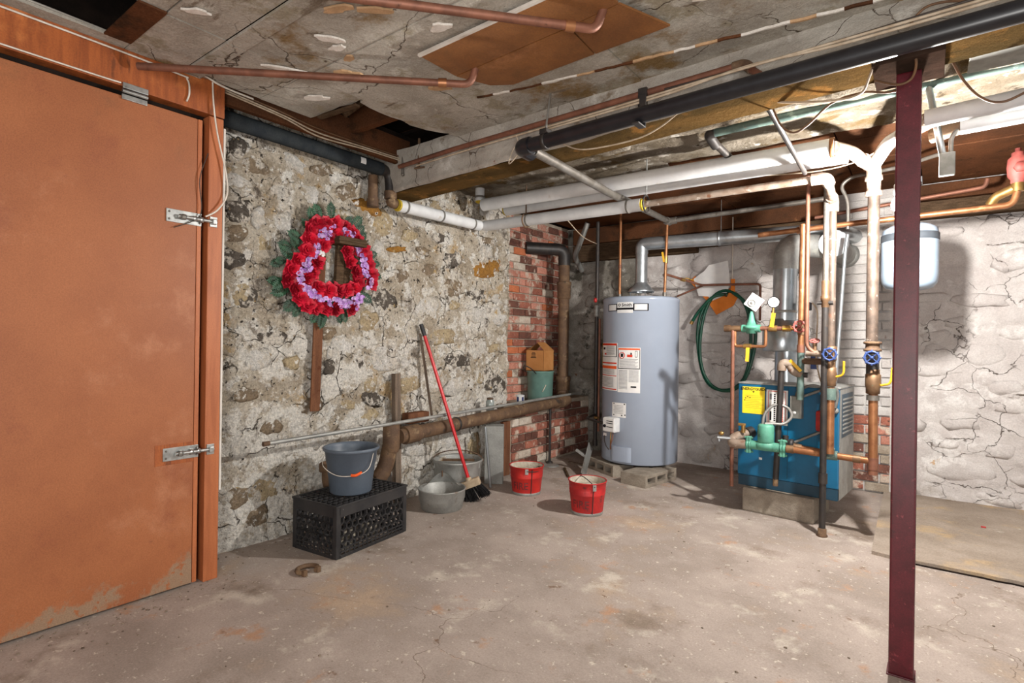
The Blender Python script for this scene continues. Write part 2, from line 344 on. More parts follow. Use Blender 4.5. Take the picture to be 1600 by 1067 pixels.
m_cabled = M('dark_cable', (52, 44, 40), (66, 56, 48), 20, .6)
m_flex = M('grey_flex_conduit', (136, 134, 130), (116, 114, 110), 30, .5, .4)
m_ebox = M('grey_electrical_box', (146, 146, 140), (128, 128, 122), 20, .5, .5)
m_capw = M('white_cap', (220, 226, 230), (206, 212, 218), 9, .4)
m_debris = M('debris_chips', (150, 136, 120), (90, 78, 68), 40, .9, var=.2)
m_glassm = M('jar_glass', (150, 158, 156), (130, 138, 134), 20, .15)
m_can = M('can_white', (222, 222, 220), (210, 210, 210), 20, .4); m_canb = M('can_blue', (48, 56, 96))
# ================================================================== SETTING
CZ = 2.35
# ---- floor
fl = obj('floor', MB().box((-3.4, -2.2, -.12), (2.8, 5.5, 0), 0), m_floor, kind='structure')
edge = [(-.262, 5.24), (-.25, 4.4), (-.236, 3.64)]
x = -.236
while x < 2.75:
    x += rng.uniform(.05, .13); edge.append((min(x, 2.78), 3.622 + rng.uniform(-.008, .008)))
edge += [(2.78, 5.24)]
obj('raised_slab', MB().prism(edge, -.02, .02), m_slab, fl)
jl = [p for p in edge if p[1] < 3.7][1:]
obj('dirt_filled_joint', MB().prism([(a, b - .014 - rng.uniform(0, .006)) for a, b in jl] + [(a, b + .002) for a, b in reversed(jl)], -.01, .004), m_dark, fl)
# ---- stones, shared shapes
def stone_mesh(i, mat):
    b = bmesh.new(); bmesh.ops.create_icosphere(b, subdivisions=2, radius=1)
    mb = MB()
    for p in b.verts:
        c = p.co.copy()
        k = 1 + .55 * noise.noise(c * 1.5 + Vector((i * 5.3, 1.7 * i, 0))) + .3 * noise.noise(c * 4 + Vector((i, 0, 7)))
        ex = 3.2                                    # superellipsoid: blocky with worn corners
        n_ = (abs(c.y) ** ex + abs(c.z) ** ex) ** (1 / ex)
        q = 1 if n_ < 1e-4 else ((c.y ** 2 + c.z ** 2) ** .5) / n_
        p.co = Vector((max(-.4, min(c.x, .62 + .2 * noise.noise(c * 3 + Vector((i, i, i))))) , c.y * q * k, c.z * q * k))
    b.verts.index_update(); mb.bm(b, True)
    return mesh_of('stone', mb, mat)
ST = [(1.48, 1.4, 0.21, 0.16, 't'), (1.48, 1.83, 0.16, 0.12, 'd'), (1.58, 1.82, 0.09, 0.11, 'w'), (1.74, 1.8, 0.16, 0.15, 'w'), (1.73, 2.0, 0.13, 0.1, 'w'), (1.92, 2.02, 0.16, 0.14, 'w'), (1.45, 1.71, 0.19, 0.08, 'b'), (1.62, 1.69, 0.15, 0.11, 't'), (1.44, 1.57, 0.16, 0.1, 'd'), (1.54, 1.38, 0.14, 0.14, 'd'), (2.61, 1.79, 0.17, 0.05, 'o'), (2.85, 1.81, 0.12, 0.07, 'b'), (3.16, 1.81, 0.19, 0.17, 'd'), (3.62, 1.78, 0.43, 0.15, 'o'), (2.65, 1.6, 0.14, 0.12, 'b'), (2.92, 1.68, 0.2, 0.1, 'b'), (3.2, 1.56, 0.24, 0.15, 'b'), (3.48, 1.53, 0.2, 0.11, 'd'), (2.9, 1.39, 0.24, 0.18, 'w'), (3.48, 1.36, 0.26, 0.15, 'w'), (3.76, 1.38, 0.23, 0.16, 'w'), (3.01, 1.93, 0.12, 0.09, 'd'), (3.59, 2.0, 0.19, 0.06, 'b'), (2.49, 1.43, 0.22, 0.15, 'd'), (2.35, 2.04, 0.23, 0.09, 'o'), (1.67, 1.14, 0.2, 0.09, 'd'), (2.05, 1.18, 0.12, 0.09, 'b'), (2.29, 1.02, 0.08, 0.13, 'd'), (2.15, 1.09, 0.21, 0.15, 'w'), (1.8, 1.0, 0.1, 0.08, 't'), (1.53, 0.84, 0.14, 0.08, 'b'), (1.68, 0.65, 0.12, 0.09, 'b'), (1.93, 0.74, 0.15, 0.1, 'b'), (2.43, 0.74, 0.19, 0.11, 'd'), (2.06, 0.97, 0.09, 0.1, 'd'), (3.26, 0.99, 0.32, 0.12, 'd'), (3.74, 0.77, 0.29, 0.17, 'd'), (2.5, 1.02, 0.26, 0.16, 'w'), (2.74, 0.83, 0.22, 0.14, 't'), (3.25, 0.8, 0.3, 0.15, 'w'), (3.06, 1.18, 0.31, 0.12, 't'), (3.48, 1.08, 0.28, 0.14, 'w'), (2.36, 1.28, 0.16, 0.13, 't'), (1.59, 1.03, 0.15, 0.11, 'w'), (1.51, 0.55, 0.13, 0.14, 'w'), (1.66, 0.3, 0.19, 0.22, 't'), (1.5, 0.27, 0.14, 0.14, 'b'), (2.78, 2.05, 0.28, 0.16, 'w'), (3.04, 2.15, 0.28, 0.15, 't'), (3.26, 2.09, 0.23, 0.13, 'w'), (2.17, 2.1, 0.17, 0.1, 'b'), (2.48, 1.95, 0.17, 0.18, 't'), (1.58, 2.11, 0.16, 0.09, 'b'), (1.81, 2.19, 0.16, 0.1, 'w'), (1.47, 2.18, 0.1, 0.1, 'd'), (2.02, 2.2, 0.18, 0.08, 'b'), (1.6, 0.13, 0.15, 0.13, 'b'), (2.81, 0.35, 0.25, 0.1, 'w'), (3.15, 0.36, 0.29, 0.15, 'w'), (3.46, 0.26, 0.16, 0.21, 't')]
def wl_x(y, z): return -3.0 + .03 * fb(Vector((0, y * 2.3, z * 2.3)), 3) + .018 * abs(fb(Vector((5, y * 8, z * 8)), 4)) + .006 * noise.noise(Vector((y * 40, z * 40, 2))) + .05 * max(0, .25 - z)
wl = obj('wall_left', grid(lambda u, v: Vector((wl_x(1.18 + u * 2.72, v * 2.42), 1.18 + u * 2.72, v * 2.42)), 300, 260), m_wallL, kind='structure')
protos = [stone_mesh(i, m_st['w']) for i in range(9)]
for (y, z, wd, h, t) in ST:
    mw = Matrix.Translation((wl_x(y, z) - .010, y, z)) @ Matrix.Rotation(rng.uniform(-.25, .25), 4, 'X') @ Matrix.Diagonal((.030, wd * .5, h * .52, 1))
    inst('stone', rng.choice(protos), mw, wl, m_st[t])
cnt = 0
for k in range(900):
    y = rng.uniform(1.3, 3.86); z = rng.uniform(.06, 2.28); wd = rng.uniform(.09, .22); h = rng.uniform(.07, .15)
    if any(abs(y - a) < (wd + c) * .5 and abs(z - b) < (h + d) * .5 for a, b, c, d, _ in ST): continue
    ST.append((y, z, wd, h, ''))
    t = rng.choice('wwwwtt')
    mw = Matrix.Translation((wl_x(y, z) - .012, y, z)) @ Matrix.Rotation(rng.uniform(-.3, .3), 4, 'X') @ Matrix.Diagonal((.03, wd * .5, h * .52, 1))
    inst('stone', rng.choice(protos), mw, wl, m_st[t] if rng.random() < .4 else m_wallL)
    cnt += 1
    if cnt > 110: break
# ---- brickwork beside the stones: recessed upper part, projecting pier below
brick_protos = []
for i in range(4):
    b = bmesh.new(); bmesh.ops.create_cube(b, size=1); bmesh.ops.bevel(b, geom=list(b.edges), offset=.07, segments=1, affect='EDGES')
    for p in b.verts:
        p.co = Vector((p.co.x, p.co.y * .205, p.co.z * .064)) if False else p.co
        p.co += Vector((noise.noise(p.co * 3 + Vector((i * 9, 0, 0))), noise.noise(p.co * 3 + Vector((0, i * 7, 0))), noise.noise(p.co * 3 + Vector((0, 0, i * 5))))) * .05
    b.verts.index_update(); brick_protos.append(mesh_of('brick', MB().bm(b), m_brick[0]))
def brickwork(parent, org, du, nrm, L, z0, z1, pick, seed, bl=.2, ch=.0745):
    r_ = random.Random(seed); row = 0; z = z0
    while z + ch * .8 < z1:
        u = -(bl * .5 if row % 2 else 0); ci = row % 6 == 3
        step = bl * .5 if ci else bl
        while u < L - .02:
            a = max(u, 0); b = min(u + step, L)
            if b - a > .03:
                c = Vector(org) + Vector(du) * ((a + b) / 2) + Vector((0, 0, z + ch / 2)) + Vector(nrm) * r_.uniform(-.004, .004)
                rot = Matrix((Vector(nrm), Vector(du), Vector((0, 0, 1)))).transposed().to_4x4()
                mw = Matrix.Translation(c) @ rot @ Matrix.Rotation(r_.uniform(-.012, .012), 4, 'X') @ Matrix.Diagonal((.05, b - a - .012, ch - .011, 1))
                inst('brick', r_.choice(brick_protos), mw, parent, pick(r_, (a + b) / 2, z))
            u += step
        z += ch; row += 1
bw = obj('wall_brick', MB().box((-3.40, 3.90, .55), (-3.205, 5.3, 2.42), 0), m_mortar, kind='structure')
def pick_up(r_, u, z):
    if r_.random() < .07: return m_brick[4]
    if u > .95: return r_.choice([m_brick[1], m_brick[0]])
    return r_.choice([m_brick[0], m_brick[0], m_brick[2], m_brick[2], m_brick[3], m_brick[1]])
brickwork(bw, (-3.212, 3.93, .56), (0, 1, 0), (1, 0, 0), 1.3, 0.02, 1.80, pick_up, 3)
pier = obj('wall_pier', MB().box((-3.40, 3.84, 0), (-2.92, 5.3, .575), .01), m_mortar, kind='structure')
def pick_lo(r_, u, z): return r_.choice([m_brick[0], m_brick[1], m_brick[1], m_brick[3], m_brick[3], m_brick[2], m_brick[0]])
brickwork(pier, (-2.926, 3.86, 0), (0, 1, 0), (1, 0, 0), 1.36, .02, .57, pick_lo, 5)
# ---- back wall
def wb_y(x, z):
    return 5.25 - .028 * fb(Vector((x * 1.5, 0, z * 3.2)), 3) - .012 * fb(Vector((x * 6, 4, z * 10)), 3) - .06 * max(0, .2 - z)
wbk = obj('wall_back', grid(lambda u, v: Vector((-2.34 + u * 5.1, wb_y(-2.34 + u * 5.1, v * 2.42), v * 2.42)), 260, 130), m_wallB, kind='structure')
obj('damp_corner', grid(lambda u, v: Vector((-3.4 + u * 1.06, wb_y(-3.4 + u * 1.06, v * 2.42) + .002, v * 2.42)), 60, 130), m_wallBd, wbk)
SB = []; cnt = 0
for k in range(1600):
    x = rng.uniform(-3.0, 2.5); z = rng.uniform(.05, 2.25); wd = rng.uniform(.14, .42); h = rng.uniform(.07, .17)
    if -.7 < x < -.1: continue
    if any(abs(x - a) < (wd + c) * .5 and abs(z - b) < (h + d) * .5 for a, b, c, d in SB): continue
    SB.append((x, z, wd, h))
    mw = Matrix.Translation((x, wb_y(x, z) + .016, z)) @ Matrix.Rotation(-PI / 2, 4, 'Z') @ Matrix.Rotation(rng.uniform(-.12, .12), 4, 'X') @ Matrix.Diagonal((.05, wd * .5, h * .52, 1))
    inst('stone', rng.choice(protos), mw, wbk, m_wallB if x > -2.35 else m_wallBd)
    cnt += 1
    if cnt > 150: break
chim = obj('wall_chimney', MB().box((-.60, 5.19, 0), (-.215, 5.45, 2.42), .01), m_brickw, kind='structure')
def pick_ch(r_, u, z):
    if z > .60: return m_brickw
    return r_.choice([m_brick[0], m_brick[0], m_brick[2], m_brick[1], m_mortar])
brickwork(chim, (-.592, 5.192, 0), (1, 0, 0), (0, -1, 0), .37, .01, 2.34, pick_ch, 8)

# ---- ceiling: floorboards and joists above, plaster panels below, an open hole by the wall
ce = obj('ceiling', MB().box((-3.4, -2.2, 2.62), (2.8, 5.5, 2.66), 0), m_dark, kind='structure')
for y in (-1.2, -.4, .35, .95, 1.62, 2.02, 2.62):
    obj('joist', MB().box((-3.3, y, 2.385), (2.7, y + .05, 2.62), .004), m_boardd, ce)
rows = [-2.1, -.75, .45, .845, 1.07, 1.15, 1.432, 2.40]
cols = [-2.70, -2.28, -1.06, .16, 1.38, 2.7]
def jag(a, b, n, amp):
    a, b = Vector(a), Vector(b); d = b - a; q = Vector((-d.y, d.x)).normalized()
    return [tuple(a + d * (i / n) + q * rng.uniform(-amp, amp) * (0 if i in (0, n) else 1)) for i in range(n + 1)]
def panel(poly, dz=0, mat=None, th=.012):
    return obj('ceiling_panel', MB().prism(poly, CZ + dz, CZ + dz + th), mat or m_ceil, ce)
for i in range(5):
    for j in range(7):
        x0, x1, y0, y1 = cols[i], cols[i + 1], rows[j], rows[j + 1]
        dz = rng.uniform(0, .006)
        if j == 4: dz = -.006                        # the batten strip
        if i == 0 and j in (0, 1): continue          # open bay at the left
        if i == 0 and j == 2:
            obj('hardboard_strip', MB().box((-2.62, .752, CZ - .004), (-2.262, .845, CZ + .004), .001), m_boardd, ce)
            panel([(-2.70, .45), (-2.63, .45), (-2.63, .845), (-2.70, .845)], dz); continue
        if i == 0 and j == 6:
            panel([(-2.70, y0)] + [(-2.28, y0)] + [(-2.28, 1.735)] + jag((-2.30, 1.735), (-2.66, 1.725), 5, .012) + [(-2.70, 1.72)], dz); continue
        if i == 1 and j == 6:
            panel([(x0 + .003, y0), (x1, y0), (x1, y1)] + jag((-2.21, y1), (-2.30, 2.20), 5, .015) + jag((-2.325, 2.1), (-2.31, 1.75), 5, .018) + [(x0 + .003, 1.74)], dz); continue
        g = .003
        panel([(x0 + g, y0 + g), (x1 - g, y0 + g), (x1 - g, y1 - g), (x0 + g, y1 - g)], dz)
obj('ceiling_panel', MB().prism([(-3.0, 1.2), (-2.705, 1.2), (-2.705, 1.70), (-3.0, 1.70)], CZ + .05, CZ + .062), m_ceil, ce)
# loose rag of plaster at the hole, pale bare patches
obj('hanging_lath', MB().bar((-2.64, 1.735, CZ - .004), (-2.325, 1.745, CZ - .01), .03, .012), m_oldwood, ce)
obj('hole_brace', MB().bar((-2.52, 1.80, 2.36), (-2.36, 1.98, 2.56), .05, .03), m_oldwood, ce)
def flake(cx, cy, a, b, mat, rot=0, z=CZ - .0065):
    poly = []
    n = 13
    for i in range(n):
        t = 2 * PI * i / n; k = rng.uniform(.6, 1.15)
        px, py = a * k * math.cos(t), b * k * math.sin(t)
        poly.append((cx + px * math.cos(rot) - py * math.sin(rot), cy + px * math.sin(rot) + py * math.cos(rot)))
    obj('plaster_patch', MB().prism(poly, z, z + .008), mat, ce)
for a in [(-2.16, .90, .055, .018, m_flake, .9), (-1.92, 1.30, .06, .02, m_flake, 1.0), (-2.28, 1.36, .12, .022, m_flake, 1.0), (-2.10, 1.52, .06, .03, m_flaket, .8), (-1.98, 1.44, .035, .02, m_flaket, .2), (-1.95, 1.36, .04, .022, m_flake, .5),
          (-1.62, 1.28, .09, .018, m_flaket, .7), (-1.86, 1.86, .06, .022, m_flaket, .6), (-1.50, 1.50, .05, .025, m_flake, .3), (-.62, 1.90, .05, .02, m_flake, .1), (-1.72, 1.2, .06, .02, m_flaket, .4), (-2.44, 1.58, .07, .025, m_flake, .6), (-1.25, 1.30, .05, .03, m_flake, .4)]:
    flake(*a)
# brown hardboard patches screwed under the plaster
for poly in ([(-1.693, 1.585), (-1.69, 1.79), (-1.36, 1.772), (-1.085, 1.756), (-.87, 1.735), (-.885, 1.56)], [(-1.69, 1.797), (-1.62, 1.95), (-1.53, 2.005), (-1.1, 1.985), (-1.088, 1.763), (-1.36, 1.779)], [(-1.08, 1.763), (-1.094, 1.985), (-.776, 1.971), (-.868, 1.742)]):
    obj('hardboard_patch', MB().prism(poly, CZ - .022, CZ - .014), m_board, ce)
obj('white_trim_strip', MB().bar((-1.70, 1.578, CZ - .018), (-1.05, 1.563, CZ - .018), .014, .012), m_white, ce)
# crack of crumbling joint cement running to the beam
cp = [(-1.78 + 1.7 * i / 60, 2.045 + .235 * (i / 60) ** .8 + rng.uniform(-.004, .004)) for i in range(61)]
for i in range(0, 60, 3):
    seg = cp[i:i + 4]; hw = rng.uniform(.002, .006)
    obj('joint_cement', MB().prism([(a, b - hw) for a, b in seg] + [(a, b + hw) for a, b in reversed(seg)], CZ - .006, CZ + .004), rng.choice((m_flake, m_flaket, m_boardd)), ce)
# ---- beam: plastered front face, timber underside
bm_ = thing('ceiling_beam', None, None, (-.2, 2.35, 2.13), kind='structure')
def beam_front(u, v):
    x = -3.02 + u * 5.75
    pr = [(2.335 - .02 * x, CZ + .03), (2.33 - .022 * x, CZ - .01), (2.285 - .045 * x, 2.27), (2.235 - .07 * x, 2.185), (2.215 - .078 * x, 2.145), (2.225 - .08 * x, 2.132)]
    t = v * (len(pr) - 1); i = min(int(t), len(pr) - 2); f = t - i
    y = pr[i][0] * (1 - f) + pr[i + 1][0] * f; z = pr[i][1] * (1 - f) + pr[i + 1][1] * f
    d = .008 * fb(Vector((x * 4, y * 8, z * 14)), 4)
    return Vector((x, y - d, z + d * .3))
obj('plaster_face', grid(beam_front, 260, 15), m_beamplaster, bm_)
mb = MB(); vs_ = []
for x in (-3.02, 2.73):
    vs_ += [(x, 2.232 - .08 * x, 2.134), (x, 2.43 - .088 * x, 2.134), (x, 2.43 - .088 * x, CZ + .03), (x, 2.40 - .06 * x, CZ + .03), (x, 2.26 - .079 * x, 2.15)]
mb.add(vs_, [(0, 1, 6, 5), (1, 2, 7, 6), (2, 3, 8, 7), (3, 4, 9, 8), (4, 0, 5, 9), (0, 4, 3, 2, 1), (5, 6, 7, 8, 9)])
obj('timber', mb, m_beamwood, bm_)
# ---- ceiling behind the beam: broken plaster, then dark boards
def rear(u, v):
    x = -3.05 + u * 5.8; e = 3.52 + .05 * fb(Vector((x * 3, 1, 0)), 4) + (.1 if x < -1.4 else 0)
    y = 2.42 + v * (e - 2.42)
    return Vector((x, y, CZ - .012 - .018 * fb(Vector((x * 3, y * 4, 3)), 4) - (.05 if .42 < v < .5 else 0)))
obj('broken_plaster', grid(rear, 240, 40), m_ceilR, ce)
obj('rear_backing', MB().box((-3.2, 2.45, 2.50), (2.7, 5.4, 2.52), 0), m_dark, ce)
ys = [3.42, 3.86, 4.30, 4.74, 5.22]
for j in range(4):
    xs_ = [-3.1, -1.9 + .5 * (j % 2), -.45 + .4 * (j % 2), .9, 2.7]
    for i in range(4):
        if j == 0 and i == 2: pass
        z = CZ + .03 + rng.uniform(0, .014)
        obj('ceiling_board', MB().box((xs_[i] + .004, ys[j] + .004, z), (xs_[i + 1] - .004, ys[j + 1] - .004, z + .012), .002), m_boardd, ce)
# boards added along the back wall top, darkening it for stain and shade
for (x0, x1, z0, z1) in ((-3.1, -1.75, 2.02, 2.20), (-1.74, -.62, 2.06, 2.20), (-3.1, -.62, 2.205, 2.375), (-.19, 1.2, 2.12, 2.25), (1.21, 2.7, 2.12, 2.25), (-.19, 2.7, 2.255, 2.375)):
    obj('stain_shade_board', MB().box((x0, 5.16 + rng.uniform(0, .015), z0), (x1, 5.3, z1 - .004), .006), m_oldwood if z0 < 2.15 else m_boardd, wbk)
# sill board above the stone wall
obj('sill_board', MB().box((-2.80, 1.27, 2.30), (-2.765, 2.50, 2.47), .003), m_boardd, ce)
obj('top_plate', MB().box((-3.35, 1.2, 2.40), (-2.77, 5.3, 2.50), 0), m_dark, ce)

# ---- partition with the orange door
part = obj('wall_partition', MB().box((-3.3, -2.2, 0), (-2.765, 1.245, 2.62), 0), m_dark, kind='structure')
obj('header_board', MB().box((-2.765, -2.2, 2.197), (-2.70, 1.262, 2.358), .003), m_header, part)
obj('header_top_board', MB().box((-2.77, -2.2, 2.362), (-2.68, 1.05, 2.385), .003), m_header, part)
obj('jamb', MB().box((-2.765, 1.192, 0), (-2.70, 1.258, 2.19), .003), m_jamb, part)
obj('edge_strip', MB().box((-2.765, 1.259, .42), (-2.698, 1.268, 2.15), .001), m_white, part)
door = thing('door_1', None, None, (-2.72, .1, 0), kind='structure')
obj('door_panel', MB().box((-2.745, -2.2, .012), (-2.71, 1.145, 2.160), .002), m_door, door)
obj('door_stile', MB().box((-2.748, 1.147, .012), (-2.708, 1.166, 2.160), .002), m_jamb, door)
def latch(z, tilt, y0=1.017):
    p = obj('bolt_plate', MB().box((-2.709, y0, z - .029), (-2.704, y0 + .148, z + .029), .001), m_zinc, door)
    obj('bolt_rod', MB().tube([(-2.692, y0 + .045, z), (-2.692, y0 + .212, z)], .008, 10), m_zinc, p)
    for yy in (.07, .115, .145): obj('bolt_guide', MB().lathe([(.013, -.007), (.013, .007), (.0095, .007)], (-2.697, y0 + yy, z), 12, axis=(0, 1, 0)), m_zinc, p)
    obj('bolt_knob', MB().box((-2.694, y0 + .055, z - .012), (-2.676, y0 + .07, z + .004), .003), m_steel, p)
    for yy in (.012, .14):
        for zz in (-.016, .016): obj('screw', MB().ball((-2.703, y0 + yy, z + zz), .005, 1), m_steel, p)
    obj('bolt_keeper', MB().box((-2.70, y0 + .182, z - .024), (-2.694, y0 + .215, z + .024), .001).box((-2.694, y0 + .188, z - .013), (-2.678, y0 + .208, z + .013), .004), m_zinc, part)
latch(1.694, 0); latch(.622, 0)
obj('latch_backing', MB().box((-2.7105, .985, .575), (-2.7085, 1.146, .668), .001), m_header, door)
obj('hasp_plate', MB().box((-2.70, .842, 2.188), (-2.69, .936, 2.212), .002), m_zinc, part)
obj('hasp_plate', MB().box((-2.709, .842, 2.145), (-2.70, .936, 2.166), .002).tube([(-2.698, .842, 2.178), (-2.698, .936, 2.178)], .008, 8), m_zinc, door)
# ================================================================== THINGS
def P(name, label, cat, parts, group=None):
    """a run of pipe: parts = (part name, mesh builder, material)"""
    v = [p for q in parts for p in q[1].v]
    loc = Vector((sum(p.x for p in v) / len(v), sum(p.y for p in v) / len(v), min(p.z for p in v)))
    t = thing(name, label, cat, loc, group)
    for q in parts: obj(q[0], q[1], q[2], t)
    return t
T_ = lambda pts, r, seg=14, bend=0, **k: MB().tube(pts, r, seg, bend, **k)
def collar(p, d, r, L): 
    p, d = Vector(p), Vector(d).normalized(); return MB().tube([p - d * L / 2, p + d * L / 2], r, 16)
def ring(p, d, r, L=.016):
    p, d = Vector(p), Vector(d).normalized(); return MB().lathe([(r, -L / 2), (r + .003, -L / 2), (r + .003, L / 2), (r, L / 2)], p, 20, axis=d)
def handwheel(c, axis, R):
    c = Vector(c); a = Vector(axis).normalized(); mb = MB().torus(c, a, R, R * .2, 16, 6)
    q = a.orthogonal().normalized(); w_ = a.cross(q)
    for i in range(4):
        t = PI / 4 * 2 * i; mb.tube([c, c + (q * math.cos(t) + w_ * math.sin(t)) * R], R * .13, 6)
    for i in range(8):
        t = PI / 4 * i; mb.ball(c + (q * math.cos(t) + w_ * math.sin(t)) * R * 1.12, R * .2, 1)
    return mb.ball(c, R * .34, 1)

# ---- steel column
t = thing('support_column', 'maroon painted steel column standing alone under the beam', 'column', (-.062, 2.385, 0))
obj('post', MB().box((-.099, 2.348, .004), (-.026, 2.421, 2.108), .006), m_column, t)
obj('base_plate', MB().box((-.104, 2.343, 0), (-.021, 2.426, .006), .002), m_column, t)
obj('top_plate', MB().box((-.165, 2.238, 2.108), (.036, 2.47, 2.131), .003), m_coltop, t)

# ---- bare bulb behind the column
t = thing('light_bulb', 'bare lit bulb in a socket hanging behind the maroon column', 'bulb', (BULB.x, BULB.y, BULB.z - .035))
k = NT('lit_bulb_glass'); k.b.inputs['Emission Color'].default_value = (1, .965, .92, 1); k.b.inputs['Emission Strength'].default_value = BULB_E
obj('glass', MB().lathe([(.0, -.034), (.015, -.031), (.027, -.02), (.032, 0), (.028, .02), (.017, .038), (.014, .052)], BULB, 20), k.m, t)
obj('socket', MB().lathe([(.0, .048), (.02, .048), (.022, .06), (.022, .095), (.012, .11), (0, .11)], BULB, 20), m_white, t)
obj('cord', MB().tube([BULB + Vector((0, 0, .105)), BULB + Vector((0, .01, .51))], .004, 8), m_cabled, t)
# ---- black drain pipe along the beam, grey steel pipe from it to the heater
a, b = Vector((-1.60, 2.168, 2.10)), Vector((2.6, 1.99, 2.10))
P('black_drain_pipe', 'thick glossy black plastic pipe running along the front of the beam', 'pipe', [
    ('pipe', T_([a, b], .033, 20), m_black),
    ('elbow', T_([a + Vector((.06, -.002, 0)), a, a + Vector((-.004, .09, 0))], .041, 20, .05), m_black),
    ('hanger_strap', ring(a.lerp(b, .035), b - a, .034, .02), m_blackm),
    ('hanger_rod', T_([(-1.455, 2.162, 2.13), (-1.455, 2.20, 2.34)], .005, 8), m_zinc),
    ('hanger_bracket', MB().box((-1.475, 2.14, 2.13), (-1.435, 2.19, 2.155), .003), m_blackm),
    ('hanger_strap', MB().box((-.985, 2.17, 2.06), (-.955, 2.176, 2.2), .002).box((-.985, 2.10, 2.055), (-.955, 2.174, 2.061), .002), m_blackm)])
P('steel_pipe', 'dull grey steel pipe running from the black elbow back over the water heater', 'pipe', [
    ('pipe', T_([(-1.575, 2.24, 2.10), (-1.645, 3.26, 2.112), (-1.66, 3.45, 2.126), (-1.81, 4.6, 2.213)], .024, 16, .1), m_steel),
    ('tee', collar((-1.812, 4.62, 2.213), (0, 1, .04), .033, .07).tube([(-1.812, 4.62, 2.213), (-1.74, 4.62, 2.214)], .03, 14), m_steel),
    ('branch', T_([(-1.76, 4.62, 2.214), (-.60, 4.62, 2.235)], .019, 14), m_steel)])
P('rusty_conduit', 'thin rusty brown pipe strapped to the plastered beam face', 'pipe', [
    ('pipe', T_([(-2.72, 2.37, 2.262), (-2.2, 2.325, 2.258), (-.60, 2.262, 2.252), (-.56, 2.25, 2.22), (-.50, 2.20, 2.15)], .0135, 12, .03), m_copperd),
    ('elbow', T_([(-.63, 2.263, 2.252), (-.585, 2.261, 2.252), (-.555, 2.24, 2.215)], .019, 12, .02), m_rust),
    ('bracket', MB().box((-1.03, 2.255, 2.18), (-.99, 2.27, 2.27), .002), m_blackm)])
# ---- copper pipes under the ceiling
P('copper_pipe', 'long reddish copper pipe under the ceiling starting above the orange door', 'pipe', [
    ('pipe', T_([(-2.66, .885, 2.285), (-1.66, 1.735, 2.265), (-1.60, 1.79, 2.265), (-1.575, 1.80, 2.345)], .0155, 14, .035), m_copperd),
    ('fitting', collar((-1.69, 1.71, 2.266), (1, .85, 0), .0195, .035), m_copper)])
P('copper_pipe', 'short reddish copper pipe at the top edge ending in the brown board', 'pipe', [
    ('pipe', T_([(-2.2, .36, 2.275), (-1.0, 1.68, 2.265), (-.955, 1.735, 2.265), (-.93, 1.745, 2.345)], .0155, 14, .035), m_copperd),
    ('fitting', collar((-1.02, 1.66, 2.265), (.9, 1, 0), .0195, .035), m_copper)])
# ---- black insulated pipe on the stone wall
P('insulated_pipe', 'black foam covered pipe along the top of the stone wall', 'pipe', [
    ('insulation', T_([(-2.89, 1.27, 2.275), (-2.89, 2.36, 2.275)], .043, 18), m_ins),
    ('label_sticker', MB().lathe([(.044, -.02), (.044, .02)], (-2.89, 2.19, 2.275), 6, axis=(0, 1, 0), arc=(-.5, .4)), m_paper),
    ('elbow', T_([(-2.89, 2.35, 2.275), (-2.89, 2.43, 2.272), (-2.89, 2.445, 2.19), (-2.89, 2.445, 2.10)], .036, 16, .05), m_blackm),
    ('fitting', collar((-2.89, 2.445, 2.12), (0, 0, 1), .042, .05), m_rust),
    ('lower_elbow', T_([(-2.89, 2.445, 2.09), (-2.885, 2.45, 2.07), (-2.885, 2.50, 2.07)], .034, 14, .03), m_rust)])
P('iron_stub', 'short rusty iron stub beside the black pipe elbow on the stone wall', 'pipe', [('pipe', T_([(-2.93, 2.33, 2.23), (-2.93, 2.33, 2.04)], .032, 14), m_rust), ('cap', collar((-2.93, 2.33, 2.05), (0, 0, 1), .038, .05), m_rust)])
# ---- white insulated pipes
def white(label, pts, r, straps, bend=.03, ends=(), extra=()):
    parts = [('insulation', T_(pts, r, 22, bend), m_pvc)]
    for f in straps:
        p0, p1 = Vector(pts[0]), Vector(pts[-1]); parts.append(('strap', ring(p0.lerp(p1, f), p1 - p0, r + .0005, .014), m_strap))
    for e in ends:
        p0, p1 = Vector(pts[0]), Vector(pts[-1]); q = p0 if e == 0 else p1; d = (p0 - p1 if e == 0 else p1 - p0).normalized()
        parts.append(('fibreglass_end', collar(q + d * .006, d, r * .96, .014), m_yellowf))
    return P('white_pipe', label, 'pipe', parts + list(extra))
white('short white insulated pipe fixed along the stone wall with three straps', [(-2.87, 2.50, 2.06), (-2.87, 3.34, 2.072)], .042, (.07, .48, .9), ends=(0,))
white('white insulated pipe with yellow end reaching out from the stone wall', [(-2.85, 3.385, 2.074), (-1.50, 3.37, 2.056)], .042, (.32, .93), ends=(1,))
white('thickest white insulated pipe crossing above the water heater', [(-2.76, 3.26, 2.206), (-.40, 3.26, 2.176)], .047, (), ends=(), extra=[('end_band', ring((-.405, 3.26, 2.176), (1, 0, 0), .047, .02), m_board)])
white('white insulated pipe half hidden behind the thickest white pipe', [(-2.72, 3.50, 2.21), (-.36, 3.50, 2.198)], .046, (), ends=(0,))
P('white_pipe', 'white wrapped pipe stub coming down at the top of the stone wall', 'pipe', [('insulation', T_([(-2.80, 3.26, 2.34), (-2.80, 3.26, 2.24)], .036, 18), m_pvc), ('strap', ring((-2.80, 3.26, 2.27), (0, 0, 1), .037), m_strap), ('fibreglass_end', collar((-2.80, 3.26, 2.236), (0, 0, 1), .033, .012), m_yellowf)])
white('bright white insulated pipe right of the column under the ceiling', [(-.02, 2.86, 2.10), (.3, 2.84, 2.106), (2.6, 2.76, 2.12)], .037, ())
